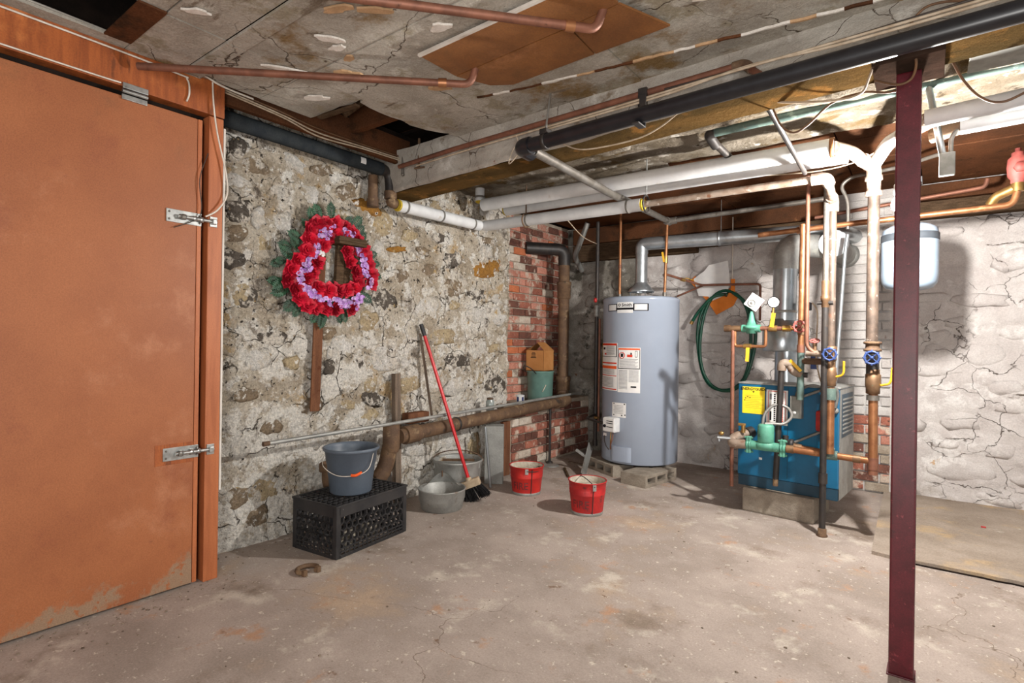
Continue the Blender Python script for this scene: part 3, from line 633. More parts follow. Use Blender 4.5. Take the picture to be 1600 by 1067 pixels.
white('lower white insulated pipe right of the column, ending in a dark stub', [(.10, 3.02, 2.094), (2.6, 2.93, 2.13)], .034, (), extra=[('bare_end', T_([(.0, 3.06, 2.085), (.11, 3.02, 2.094)], .03, 16), m_rust)])
P('pipe_hanger', 'steel rod hanger with split ring by the yellow pipe end', 'hanger', [('rod', T_([(-1.47, 3.37, 2.36), (-1.47, 3.37, 2.11)], .0045, 8), m_zinc), ('split_ring', MB().torus((-1.47, 3.37, 2.058), (1, 0, 0), .052, .007, 24, 6), m_blackm)])
P('pipe_hanger', 'small iron hook hanger under the white pipes near the stone wall', 'hanger', [('rod', T_([(-2.44, 3.38, 2.36), (-2.44, 3.38, 2.115)], .005, 8), m_rust), ('hook', MB().torus((-2.44, 3.38, 2.068), (1, 0, 0), .05, .006, 20, 6), m_rust)])
# ---- pipework in front of the boiler
P('rusty_supply_pipe', 'pale rusty pipe with elbow turning down in front of the boiler flue', 'pipe', [
    ('pipe', T_([(-1.49, 3.37, 2.056), (-.49, 3.4, 2.062)], .021, 16), m_rustw),
    ('elbow', T_([(-.52, 3.4, 2.062), (-.45, 3.4, 2.062), (-.445, 3.46, 2.045)], .032, 16, .03), m_plasterfit),
    ('nipple', T_([(-.447, 3.45, 2.05), (-.466, 3.79, 2.03)], .024, 14), m_rustw),
    ('street_elbow', T_([(-.463, 3.74, 2.032), (-.466, 3.81, 2.03), (-.466, 3.81, 1.96)], .032, 16, .03), m_rustw),
    ('riser', T_([(-.466, 3.81, 2.0), (-.466, 3.81, 1.13)], .0215, 16), m_rustp),
    ('valve_body', MB().lathe([(.022, -.04), (.032, -.035), (.032, -.02), (.026, -.015), (.034, .0), (.026, .015), (.034, .025), (.034, .045), (.022, .05)], (-.466, 3.81, 1.10), 20).tube([(-.466, 3.81, 1.1), (-.466, 3.765, 1.1)], .016, 12), m_bronze),
    ('handwheel', handwheel((-.466, 3.752, 1.10), (0, -1, 0), .034), m_bluew),
    ('lower_riser', T_([(-.466, 3.81, 1.07), (-.466, 3.81, .95)], .025, 16), m_bronze),
    ('ball_valve', MB().lathe([(.022, -.06), (.03, -.055), (.03, -.03), (.034, -.02), (.034, .02), (.03, .03), (.03, .055), (.022, .06)], (-.466, 3.81, .965), 18), m_bronze),
    ('lever_handle', MB().tube([(-.44, 3.80, .965), (-.405, 3.79, .975), (-.395, 3.785, .995), (-.395, 3.78, 1.06)], .0065, 8, .012), m_yellow),
    ('union', collar((-.466, 3.81, .86), (0, 0, 1), .032, .07), m_copperg),
    ('copper_drop', T_([(-.466, 3.81, .90), (-.466, 3.81, .50)], .0235, 16), m_copper)])
P('black_drop_pipe', 'slim black iron pipe dropping to the floor in front of the boiler', 'pipe', [
    ('upper_pipe', T_([(-.497, 3.79, 2.16), (-.497, 3.79, 1.45)], .0165, 14), m_steel),
    ('coupling', MB().lathe([(.017, -.09), (.021, -.085), (.021, -.05), (.026, -.045), (.026, -.02), (.021, -.015), (.022, .07), (.017, .075)], (-.497, 3.79, 1.47), 18), m_bronze),
    ('side_plug', T_([(-.54, 3.79, 1.41), (-.455, 3.79, 1.41)], .012, 10), m_blackm),
    ('lower_pipe', T_([(-.497, 3.79, 1.42), (-.497, 3.79, .03)], .0185, 14), m_blackm),
    ('floor_cap', MB().lathe([(0, 0), (.03, 0), (.03, .008), (.024, .014), (.024, .045), (.018, .05)], (-.497, 3.79, 0), 18), m_rust),
    ('coupling', collar((-.497, 3.79, .35), (0, 0, 1), .025, .06), m_blackm)])
P('return_riser', 'thick pale rusty riser with copper foot right of the boiler', 'pipe', [
    ('riser', T_([(-.262, 3.85, 2.07), (-.262, 3.85, 1.16)], .031, 18), m_rustp),
    ('top_tee', MB().lathe([(.031, -.06), (.043, -.055), (.043, -.03), (.036, -.025), (.036, .03), (.045, .035), (.045, .06), (.03, .065)], (-.264, 3.85, 2.09), 20), m_plasterfit),
    ('elbow', T_([(-.262, 3.84, 2.14), (-.262, 3.80, 2.195), (-.30, 3.62, 2.19)], .038, 16, .04), m_plasterfit),
    ('elbow', T_([(-.30, 3.64, 2.19), (-.335, 3.42, 2.185), (-.40, 3.27, 2.178)], .033, 16, .06), m_plasterfit),
    ('insulated_branch', T_([(-.255, 3.72, 2.18), (-.175, 3.42, 2.20), (-.09, 3.06, 2.12)], .034, 16, .1), m_pvc),
    ('branch_elbow', T_([(-.10, 3.09, 2.125), (-.06, 2.95, 2.10), (0, 2.87, 2.10)], .035, 16, .05), m_plasterfit),
    ('valve_flange', MB().lathe([(.031, -.03), (.046, -.028), (.046, -.016), (.036, -.012), (.036, .012), (.046, .016), (.046, .028), (.031, .03)], (-.258, 3.85, 1.15), 20), m_rust),
    ('valve_body', collar((-.257, 3.85, 1.06), (0, 0, 1), .033, .15).tube([(-.257, 3.85, 1.085), (-.257, 3.79, 1.085)], .018, 12), m_blackm),
    ('handwheel', handwheel((-.256, 3.775, 1.085), (0, -1, 0), .036), m_bluew),
    ('ball_valve', MB().lathe([(.025, -.07), (.036, -.065), (.036, -.035), (.04, -.02), (.04, .045), (.034, .05), (.034, .075), (.025, .08)], (-.254, 3.85, .94), 18), m_bronze),
    ('lever_handle', MB().tube([(-.215, 3.84, .925), (-.175, 3.83, .935), (-.165, 3.825, .955), (-.16, 3.82, 1.03)], .0065, 8, .012), m_yellow),
    ('union', collar((-.253, 3.85, .85), (0, 0, 1), .033, .03), m_steel),
    ('copper_leg', T_([(-.252, 3.85, .87), (-.249, 3.85, .475)], .0245, 16), m_copper),
    ('foot_tee', collar((-.249, 3.85, .465), (0, 0, 1), .0285, .07).tube([(-.249, 3.85, .44), (-.249, 3.85, .40)], .026, 14), m_copperd)])
# circulator, its copper line and valves
def flange(x, y, z):
    mb = MB().lathe([(.0, -.009), (.03, -.009), (.03, .009), (0, .009)], (x, y, z), 16, axis=(1, 0, 0)); mb.box((x - .008, y - .02, z - .055), (x + .008, y + .02, z + .055), .006)
    for s in (-1, 1): mb.tube([(x - .018, y, z + s * .045), (x + .018, y, z + s * .045)], .007, 8)
    return mb
yp = 3.86
pm = P('circulator_pump', 'green circulator pump on copper line in front of the blue boiler', 'pump', [
    ('motor', MB().lathe([(0, .0), (.046, .0), (.05, .01), (.05, .105), (.042, .118), (0, .12)], (-.835, yp, .515), 24), m_teal),
    ('volute', MB().ball((-.835, yp, .495), .06, 2, (1.15, .9, .62)).tube([(-.925, yp, .49), (-.745, yp, .49)], .03, 16), m_teal),
    ('flange', flange(-.93, yp, .49), m_teal), ('flange', flange(-.946, yp, .49), m_teal),
    ('flange', flange(-.742, yp, .49), m_teal), ('flange', flange(-.726, yp, .49), m_teal)])
P('pump_return_line', 'copper and bronze pipe joining the green pump to the right riser', 'pipe', [
    ('copper_line', T_([(-.71, yp, .49), (-.25, 3.85, .478)], .0205, 16), m_copper),
    ('fitting', collar((-.69, yp, .49), (1, 0, 0), .026, .045), m_bronze),
    ('tee', collar((-.47, 3.853, .484), (1, 0, 0), .029, .085).tube([(-.466, 3.83, .485), (-.466, 3.82, .53)], .028, 14), m_copperg),
    ('joint', collar((-.33, 3.85, .48), (1, 0, 0), .0235, .04), m_bronze)])
P('boiler_inlet_pipe', 'bronze elbow and valves left of the green pump', 'pipe', [
    ('elbow', T_([(-.955, yp, .49), (-1.055, yp, .48), (-1.055, 3.94, .515), (-.97, 4.08, .545)], .031, 16, .05), m_rustw),
    ('union', collar((-.985, 4.05, .54), (.55, 1, .2), .039, .05), m_blackm),
    ('drain_cock', MB().tube([(-1.06, 3.87, .515), (-1.14, 3.85, .515)], .012, 10).tube([(-1.13, 3.852, .515), (-1.13, 3.852, .49)], .01, 8), m_galv),
    ('cock_handle', MB().ball((-1.115, 3.85, .545), .018, 1, (1.2, .6, .9)), m_brass),
    ('vent_valve', MB().tube([(-1.0, 3.96, .55), (-1.0, 3.96, .60)], .014, 10).box((-1.035, 3.95, .595), (-.985, 3.97, .612), .004), m_brass)])
P('rear_copper_line', 'shorter copper pipe running behind the green pump into the boiler front', 'pipe', [
    ('pipe', T_([(-.735, 3.955, .497), (-.52, 3.955, .478), (-.46, 3.90, .478)], .0195, 14, .03), m_copper),
    ('check_valve', MB().lathe([(.02, -.05), (.036, -.045), (.036, -.02), (.028, -.015), (.028, .02), (.036, .025), (.036, .045), (.02, .05)], (-.735, 3.955, .505), 18, axis=(1, 0, 0)).tube([(-.735, 3.955, .52), (-.735, 3.955, .56)], .018, 10), m_blackm),
    ('coupling', collar((-.665, 3.955, .49), (1, 0, -.08), .025, .05), m_bronze)])
P('relief_pipe', 'dark iron relief pipe hanging down the left front of the blue boiler', 'pipe', [
    ('pipe', T_([(-.762, 3.94, 1.0), (-.788, 3.94, .27)], .0185, 14), m_blackm),
    ('tip', collar((-.789, 3.94, .255), (.03, 0, 1), .0165, .06), m_rust),
    ('elbow', T_([(-.762, 3.94, .985), (-.76, 3.94, 1.035), (-.70, 3.945, 1.03)], .028, 14, .03), m_rustw),
    ('street_elbow', T_([(-.715, 3.945, 1.035), (-.70, 3.945, .985), (-.645, 3.95, .96)], .026, 14, .03), m_rustw),
    ('nipple', T_([(-.665, 3.95, .965), (-.61, 3.95, .96)], .017, 12), m_blackm),
    ('lever_handle', MB().bar((-.71, 3.92, 1.055), (-.645, 3.92, .985), .02, .005, (0, 1, 0)), m_yellow)])
P('copper_riser', 'bright copper riser pair dropping behind the valves to the boiler top', 'pipe', [
    ('main_riser', T_([(-.648, 3.95, 1.93), (-.652, 3.95, 1.29), (-.652, 3.95, .80)], .019, 14), m_copper),
    ('lower_section', T_([(-.652, 3.95, 1.12), (-.652, 3.95, .80)], .0215, 14), m_copperg),
    ('tee', collar((-.652, 3.95, 1.13), (0, 0, 1), .024, .05), m_copperd),
    ('gate_valve', collar((-.65, 3.95, 1.265), (0, 0, 1), .024, .09).tube([(-.65, 3.95, 1.265), (-.65, 3.89, 1.265)], .014, 10), m_bronze),
    ('handwheel', handwheel((-.65, 3.88, 1.27), (0, -1, 0), .034), m_pink),
    ('thin_riser', T_([(-.603, 3.82, 2.2), (-.60, 3.82, 1.15), (-.56, 3.82, 1.105), (-.50, 3.82, 1.105)], .0125, 12, .03), m_copperd),
    ('cross_pipe', T_([(-.60, 3.83, 1.105), (-.49, 3.815, 1.10)], .019, 12), m_rustw),
    ('rear_cross_pipe', T_([(-.64, 3.95, 1.05), (-.48, 3.90, 1.05)], .02, 12), m_rust),
    ('top_tap', MB().tube([(-.555, 3.83, 1.11), (-.555, 3.83, 1.17)], .012, 10), m_bronze),
    ('tap_wheel', handwheel((-.555, 3.82, 1.18), (0, -.5, 1), .024), m_pink)])
# cold feed row with regulator
P('water_feed_line', 'cold water feed with green pressure regulator and yellow levers over the boiler', 'pipe', [
    ('feed_pipe', T_([(-1.13, 4.0, 1.262), (-.62, 4.0, 1.262)], .015, 12), m_copperd),
    ('end_cap', collar((-1.125, 4.0, 1.263), (1, 0, 0), .024, .04), m_bronze), ('fitting', collar((-1.06, 4.0, 1.262), (1, 0, 0), .021, .09), m_bronze),
    ('regulator', MB().lathe([(0, -.04), (.03, -.04), (.036, -.01), (.052, -.004), (.052, .008), (.034, .016), (.022, .05), (.014, .09), (.008, .11), (0, .112)], (-.968, 4.0, 1.268), 20), m_teal),
    ('regulator_nuts', collar((-.968, 4.0, 1.262), (1, 0, 0), .027, .12), m_teal),
    ('bypass', T_([(-1.075, 4.0, 1.25), (-1.075, 4.0, 1.14), (-.875, 4.0, 1.14), (-.875, 4.0, 1.26)], .011, 10, .02), m_copper),
    ('bypass_valve', collar((-.99, 4.0, 1.14), (1, 0, 0), .017, .05), m_brass),
    ('bypass_lever', MB().bar((-.985, 3.985, 1.13), (-.988, 3.98, 1.035), .024, .005, (0, 1, 0)), m_yellow),
    ('lever_handle', MB().bar((-.835, 3.98, 1.27), (-.822, 3.975, 1.365), .026, .005, (0, 1, 0)), m_yellow),
    ('lever_handle', MB().bar((-.765, 3.98, 1.258), (-.675, 3.975, 1.258), .005, .024, (0, 1, 0)), m_yellow),
    ('valve_body', collar((-.83, 4.0, 1.262), (1, 0, 0), .021, .05), m_brass), ('valve_body', collar((-.745, 4.0, 1.262), (1, 0, 0), .021, .05), m_brass),
    ('drop_tube', T_([(-1.088, 3.995, 1.25), (-1.075, 3.97, .17)], .0135, 12), m_copperd)])
t = thing('pressure_gauge', 'small round white dial gauge above the yellow lever', 'gauge', (-.826, 4.0, 1.38))
obj('stem', T_([(-.832, 4.0, 1.36), (-.829, 4.0, 1.41)], .008, 10), m_brass, t)
obj('case', MB().lathe([(0, -.014), (.036, -.014), (.038, -.008), (.038, .012), (.034, .014), (.034, .009), (0, .009)], (-.828, 4.0, 1.438), 24, axis=(.25, -1, 0)), m_ink, t)
d = Vector((.25, -1, 0)).normalized(); qx = Vector((1, .25, 0)).normalized()
obj('dial', MB().lathe([(0, .0), (.0335, .0)], Vector((-.828, 4.0, 1.438)) + d * .0095, 24, axis=d), m_paper, t)
obj('needle', MB().bar(Vector((-.828, 4.0, 1.438)) + d * .011 - qx * .022, Vector((-.828, 4.0, 1.438)) + d * .011 + qx * .02 + Vector((0, 0, .004)), .004, .001, d, 0), m_ink, t)

# ---- copper line across to the right with valve, expansion tank
P('copper_header', 'bright copper pipe running level to the red valve at the right edge', 'pipe', [
    ('pipe', T_([(-1.0, 4.3, 1.955), (-.53, 4.3, 1.968), (.385, 4.3, 1.985), (.405, 4.3, 2.06)], .0185, 14, .04), m_copper),
    ('tee', collar((-.71, 4.3, 1.962), (1, 0, 0), .024, .07), m_copper),
    ('drop', T_([(-.71, 4.3, 1.96), (-.655, 3.96, 1.92)], .017, 12), m_copper),
    ('tank_tee', collar((-.097, 4.3, 1.975), (1, 0, 0), .024, .07), m_bronze)])
P('red_gate_valve', 'red brown valve with brass fittings at the right edge of the photo', 'valve', [
    ('body', MB().lathe([(.02, 0), (.032, .01), (.032, .03), (.046, .05), (.05, .10), (.046, .15), (.03, .165), (.03, .185), (.014, .19), (.014, .21), (0, .21)], (.405, 4.3, 2.10), 20), m_pink),
    ('nut', collar((.405, 4.3, 2.085), (0, 0, 1), .03, .05), m_brass),
    ('side_nut', MB().lathe([(0, 0), (.03, 0), (.03, .02), (0, .022)], (.41, 4.255, 2.19), 6, axis=(0, -1, 0)), m_pink),
    ('side_fitting', T_([(.39, 4.3, 2.08), (.31, 4.34, 2.05), (.29, 4.36, 2.01)], .026, 14, .04), m_brass)])
P('copper_branch', 'thin tarnished copper pipe behind the column under the far ceiling', 'pipe', [('pipe', T_([(-.7, 4.75, 2.13), (.24, 4.75, 2.205), (.29, 4.75, 2.21), (.30, 4.75, 2.26)], .0135, 12, .03), m_copperd)])
t = thing('expansion_tank', 'blue grey expansion tank hanging behind the maroon column', 'tank', (-.097, 4.2, 1.5))
obj('shell', MB().lathe([(0, 0), (.08, .003), (.12, .015), (.142, .045), (.147, .09), (.147, .335), (.14, .375), (.105, .40), (.04, .41), (0, .41)], (-.097, 4.2, 1.50), 40), m_tank, t)
obj('band', MB().lathe([(.1475, .30), (.150, .303), (.150, .342), (.143, .348)], (-.097, 4.2, 1.50), 40), m_tankd, t)
obj('weld_seam', MB().lathe([(.147, .168), (.1485, .171), (.147, .174)], (-.097, 4.2, 1.50), 40), m_tank, t)
obj('stem', T_([(-.097, 4.2, 1.90), (-.097, 4.22, 1.95), (-.097, 4.3, 1.972)], .013, 10, .03), m_brass, t)
# ---- electrical bits
P('thin_grey_conduit', 'bent thin grey conduit dropping beside the chimney bricks', 'conduit', [
    ('bent_tube', T_([(.05, 4.02, 2.27), (-.16, 4.2, 2.275), (-.42, 4.3, 2.285), (-.485, 4.3, 2.235), (-.437, 4.3, 2.13), (-.437, 4.3, 1.935)], .0115, 10, .06), m_steel),
    ('lower_tube', T_([(-.437, 4.3, 1.90), (-.45, 4.3, 1.8), (-.498, 4.3, .90)], .0115, 10, .05), m_galv)])
t = thing('junction_box', 'small grey metal junction box on a pale conduit right of the column', 'junction box', (.06, 3.0, 1.89))
obj('box', MB().box((.03, 2.985, 1.888), (.085, 3.02, 1.985), .004), m_ebox, t)
obj('conduit', T_([(-.022, 2.99, 2.36), (.05, 3.0, 1.93)], .0135, 12), m_galv, t)
obj('upper_conduit', T_([(.07, 3.0, 1.98), (.07, 3.0, 2.05), (.10, 3.01, 2.09)], .009, 10, .02), m_steel, t)
P('support_strut', 'dark slim steel strut crossing the white pipes diagonally', 'strut', [('rod', T_([(-.553, 2.40, 2.17), (-.537, 3.30, 2.078)], .0125, 10), m_blackm), ('clip', collar((-.552, 2.47, 2.163), (0, 1, -.1), .018, .05), m_galv)])
P('green_copper_pipe', 'greenish weathered copper pipe fixed under the broken plaster', 'pipe', [('pipe', T_([(-.95, 3.02, 2.292), (.3, 2.985, 2.297), (2.5, 2.92, 2.30)], .022, 14), m_copperg), ('elbow', T_([(-.93, 3.02, 2.292), (-.965, 3.02, 2.29), (-.955, 3.12, 2.255)], .026, 14, .03), m_blackm), ('drop', T_([(-.958, 3.08, 2.27), (-.90, 3.32, 2.20)], .02, 12), m_blackm)])
# ================================================================== WATER HEATER
HC = Vector((-2.07, 4.66, 0)); HR = .334; A0 = math.atan2(-4.66, 2.07)
def hp(phi, z, r=HR): a = A0 + phi; return Vector((HC.x + r * math.cos(a), HC.y + r * math.sin(a), z))
def cyl_patch(p0, p1, z0, z1, r, n=10): 
    return grid(lambda u, v: hp(math.radians(p0 + (p1 - p0) * u), z0 + (z1 - z0) * v, r), n, 1)
t = thing('water_heater', 'tall grey cylindrical water heater standing on cinder blocks', 'water heater', (HC.x, HC.y, .1))
obj('tank', MB().lathe([(0, .112), (.31, .112), (HR - .006, .114), (HR, .122), (HR, 1.515), (HR + .003, 1.52), (HR + .003, 1.54), (HR - .012, 1.553), (0, 1.558)], HC, 64), m_heater, t)
obj('base_ring', MB().lathe([(.0, .1), (.29, .1), (.29, .115), (0, .115)], HC, 40), m_heaterd, t)
for ph in (-50, 20, 160): 
    q = hp(math.radians(ph), 0, .3); obj('foot', MB().lathe([(0, .1), (.02, .1), (.02, .13), (0, .13)], (q.x, q.y, 0), 10), m_heaterd, t)
# name badge
bd = obj('name_badge', cyl_patch(-56, 11, 1.425, 1.487, HR + .002, 16), m_ink, t)
obj('badge_wing', cyl_patch(-54, -38, 1.431, 1.481, HR + .003), m_can, bd); obj('badge_wing', cyl_patch(-9, 9, 1.431, 1.481, HR + .003), m_can, bd)
bs = obj('badge_shield', cyl_patch(-36, -11, 1.408, 1.500, HR + .004), m_can, bd)
obj('badge_band', cyl_patch(-38, -9.5, 1.435, 1.452, HR + .005), m_ink, bd)
def hmap(phc, zc, r): return lambda x, y: hp(math.radians(phc) + x / HR, zc + y, r)
obj('badge_lettering', text_mb('Smith', .04, hmap(-20.5, 1.475, HR + .0055), .0006), m_ink, bd)
obj('badge_mark', MB().add([hp(math.radians(-32) + .038 * math.cos(a) , 1.476 + .0125 * math.sin(a), HR + .0055) for a in [2 * PI * i / 20 for i in range(20)]], [tuple(range(20))]), m_ink, bd)
obj('badge_mark_inner', MB().add([hp(math.radians(-32) + .02 * math.cos(a) , 1.476 + .0065 * math.sin(a), HR + .006) for a in [2 * PI * i / 16 for i in range(16)]], [tuple(range(16))]), m_can, bd)
# warning labels
l1 = obj('warning_label', cyl_patch(-79, -34.5, .735, 1.15, HR + .0015, 14), m_paper, t)
def blk(p0, p1, z0, z1, mat, par, r=.0028): return obj('label_print', cyl_patch(p0, p1, z0, z1, HR + r), mat, par)
blk(-78, -36, 1.128, 1.146, m_inkr, l1); blk(-78, -36, 1.028, 1.033, m_ink, l1); blk(-37, -35.6, 1.03, 1.13, m_ink, l1)
blk(-78, -36, .968, .98, m_inkr, l1); blk(-78, -36, .925, .95, m_inko, l1); blk(-78, -36, .862, .868, m_inkr, l1); blk(-78, -36, .744, .752, m_inkr, l1)
for i in range(9): blk(-60, -40, 1.118 - i * .009, 1.1215 - i * .009, m_inkg, l1)
for i in range(5): blk(-76, -40, .915 - i * .0095, .918 - i * .0095, m_inkg, l1)
for i in range(8): blk(-76 + (i % 2) * 3, -42, .845 - i * .011, .849 - i * .011, m_inkg, l1)
blk(-72, -64, 1.09, 1.11, m_ink, l1); blk(-66, -60, 1.045, 1.06, m_inkr, l1)
l2 = obj('warning_label', cyl_patch(-33.8, 0.5, .728, 1.112, HR + .0015, 14), m_paper, t)
blk(-33, -.4, 1.092, 1.106, m_inko, l2); blk(-33.3, -.2, .930, .936, m_ink, l2); blk(-33.3, -32.5, .93, 1.092, m_ink, l2); blk(-1, -.2, .93, 1.092, m_ink, l2)
obj('prohibition_ring', MB().tube([hp(math.radians(-27) + .075 * math.cos(a), 1.045 + .025 * math.sin(a), HR + .003) for a in [2 * PI * i / 20 for i in range(21)]], .003, 6, cap=False), m_inkr, l2)
blk(-29, -25, 1.03, 1.06, m_ink, l2, .0026); blk(-19, -11, 1.03, 1.052, m_inkr, l2); blk(-14, -12, 1.052, 1.068, m_ink, l2); blk(-7.5, -4, 1.03, 1.085, m_ink, l2); blk(-7, -4.6, 1.034, 1.08, m_paper, l2, .0034)
for i in range(8): blk(-31, -3 - (i % 3) * 2, 1.012 - i * .0095, 1.0155 - i * .0095, m_inkg, l2)
for i in range(16): blk(-32, -18, .915 - i * .0105, .919 - i * .0105, m_inkg, l2); blk(-16, -2, .915 - i * .0105, .919 - i * .0105, m_inkg, l2) if i < 10 else None
blk(-13, -5, .772, .785, m_ink, l2)
obj('yellow_tag', cyl_patch(-90, -81, .94, 1.14, HR + .002), m_sticky, t)
rl = obj('rating_label', cyl_patch(-43.5, -19.5, .512, .636, HR + .0015), m_paper, t)
for i in range(6): blk(-41 + i % 3, -24, .61 - i * .013, .613 - i * .013, m_inkg, rl)
for (a, z) in ((-41, .622), (-23, .622), (-41, .525), (-27, .525), (-22, .53)): blk(a, a + 2, z, z + .01, m_ink, rl)
# gas valve with its dial and tubes
qn = hp(math.radians(-39), .45, 1) - hp(math.radians(-39), .45, 0); qt = Vector((0, 0, 1)).cross(qn).normalized()
def hm(phi, z, r):
    n_ = (hp(math.radians(phi), 0, 1) - hp(math.radians(phi), 0, 0)).normalized(); tx = Vector((0, 0, 1)).cross(n_)
    m = Matrix((tx, n_, Vector((0, 0, 1)))).transposed().to_4x4(); m.translation = hp(math.radians(phi), z, r); return m
vb = obj('gas_valve', MB().box((-.062, -.005, -.062), (.062, .075, .062), .012, hm(-39, .447, HR)), m_can, t)
obj('valve_face', MB().box((-.06, .075, -.055), (.06, .079, .055), .004, hm(-39, .447, HR)), m_paper, vb)
obj('dial', MB().lathe([(0, 0), (.014, 0), (.012, .01), (0, .011)], (0, 0, 0), 16, mat=hm(-39, .447, HR) @ Matrix.Translation((-.038, .079, -.012)) @ Matrix.Rotation(-PI / 2, 4, 'X')), m_ink, vb)
for z in (.03, .012, -.02): obj('valve_print', MB().box((-.02, .0785, z), (.05, .0797, z + .006), 0, hm(-39, .447, HR)), m_ink, vb)
mv = hm(-39, .447, HR)
obj('burner_tube', MB().spline([mv @ Vector(p) for p in ((0, .04, -.06), (.004, .05, -.12), (.0, .045, -.18), (-.015, .03, -.215))], .006, 8), m_brass, vb)
obj('thermocouple', MB().spline([mv @ Vector(p) for p in ((.02, .04, -.06), (.03, .055, -.11), (.015, .06, -.17), (-.01, .03, -.215))], .005, 8), m_copperd, vb)
obj('ignition_wire', MB().spline([mv @ Vector(p) for p in ((-.09, .02, -.10), (-.085, .03, -.15), (-.07, .02, -.20), (-.04, .02, -.225))], .004, 8), m_cabled, vb)
obj('wire_tag', MB().box((-.105, .02, -.11), (-.07, .024, -.085), .001, mv), m_paper, vb)
obj('burner_cover', grid(lambda u, v: hp(math.radians(-46 + 35 * u), .135 + .125 * v, HR + .012 * min(1, 8 * u, 8 * (1 - u))), 16, 1), m_heater, t)
obj('burner_cover_top', grid(lambda u, v: hp(math.radians(-46 + 35 * u), .26, HR + v * .012 * min(1, 8 * u, 8 * (1 - u))), 16, 1), m_heater, t)
obj('inner_door', cyl_patch(-58, -46, .15, .25, HR + .003), m_heater, t)
# draft hood and flue
hood = obj('draft_hood', MB().lathe([(.115, 1.61), (.118, 1.618), (.078, 1.665), (.056, 1.69), (.056, 1.70)], HC, 32), m_galv, t)
for ph in (-70, 20, 110, 200):
    q = hp(math.radians(ph), 0, .10); obj('hood_leg', MB().bar((q.x, q.y, 1.553), (q.x, q.y, 1.615), .014, .003), m_galv, hood)
P('heater_flue', 'galvanised flue running from the water heater to the chimney under the ceiling', 'flue', [
    ('riser', T_([HC + Vector((0, 0, 1.69)), HC + Vector((0, 0, 1.985))], .053, 24), m_galv),
    ('elbow', T_([HC + Vector((0, 0, 1.96)), HC + Vector((0, 0, 2.045)), HC + Vector((.12, .012, 2.045))], .057, 24, .07, n=5), m_galv),
    ('duct', T_([HC + Vector((.11, .011, 2.045)), (-1.40, 4.75, 2.043)], .057, 24), m_galv),
    ('duct', T_([(-1.42, 4.748, 2.043), (-.66, 4.83, 2.035), (-.52, 4.98, 2.03), (-.48, 5.19, 2.03)], .059, 24, .1), m_galv),
    ('seam_band', ring((-1.41, 4.749, 2.043), (1, .1, 0), .059, .02), m_galv),
    ('hanger_wire', T_([(-1.40, 4.75, 2.37), (-1.40, 4.75, 2.09)], .003, 6), m_zinc)])
P('cold_water_pipe', 'copper pipe entering the left side of the water heater top', 'pipe', [('pipe', T_([(-2.262, 4.62, 1.555), (-2.262, 4.62, 2.37)], .0125, 12), m_copper), ('nipple', collar((-2.262, 4.62, 1.575), (0, 0, 1), .017, .045), m_steel), ('joint', collar((-2.262, 4.62, 1.85), (0, 0, 1), .016, .03), m_copperd)])
P('hot_water_pipe', 'copper pipe with yellow lever on the right side of the water heater top', 'pipe', [
    ('pipe', T_([(-1.835, 4.62, 1.555), (-1.82, 4.62, 2.19)], .0125, 12), m_copper), ('nipple', collar((-1.835, 4.62, 1.575), (0, 0, 1), .017, .045), m_steel),
    ('valve', collar((-1.828, 4.62, 1.88), (0, 0, 1), .018, .06), m_brass), ('lever_handle', MB().bar((-1.835, 4.598, 1.86), (-1.85, 4.595, 1.945), .018, .004, (0, 1, 0)), m_yellow)])
P('branch_pipe', 'dark thin pipe running from the heater outlet along the back wall', 'pipe', [
    ('pipe', T_([(-1.83, 4.62, 1.755), (-1.66, 5.06, 1.69), (-1.155, 5.06, 1.675), (-1.155, 5.06, 1.36)], .0105, 10, .03), m_copperd),
    ('lever_handle', MB().bar((-1.735, 4.85, 1.74), (-1.695, 4.94, 1.725), .016, .004), m_yellow),
    ('valve', collar((-1.75, 4.83, 1.723), (.36, 1, -.15), .016, .05), m_brass),
    ('lower_branch', T_([(-1.9, 5.1, 1.6), (-1.66, 5.1, 1.69)], .009, 8), m_copperd)])
P('gas_line', 'black iron gas pipe with red handle left of the water heater', 'pipe', [
    ('upper_pipe', T_([(-2.56, 4.74, 2.32), (-2.56, 4.74, 1.56)], .0175, 12), m_blackm),
    ('valve', MB().lathe([(.017, -.06), (.026, -.05), (.026, -.03), (.02, -.02), (.03, .0), (.02, .02), (.026, .03), (.026, .05), (.017, .06)], (-2.56, 4.74, 1.46), 16), m_galvd),
    ('red_handle', MB().ball((-2.56, 4.71, 1.56), .024, 1, (.8, .8, 1.2)), m_redw),
    ('pipe', T_([(-2.56, 4.74, 1.42), (-2.56, 4.74, .16)], .0175, 12), m_blackm), ('drip_leg_cap', collar((-2.56, 4.74, .18), (0, 0, 1), .023, .05), m_blackm),
    ('side_pipe', T_([(-2.515, 4.72, 1.38), (-2.515, 4.72, .30)], .011, 10), m_copperd),
    ('union', collar((-2.56, 4.74, .50), (0, 0, 1), .025, .06), m_blackm),
    ('cock', MB().tube([(-2.54, 4.70, .44), (-2.48, 4.64, .44)], .011, 8).box((-2.50, 4.60, .435), (-2.47, 4.65, .45), .003), m_brass),
    ('feed', T_([(-2.56, 4.74, .455), (-2.50, 4.45, .455), (-2.30, 4.33, .45), (-2.245, 4.33, .45)], .0105, 10, .05), m_blackm)])
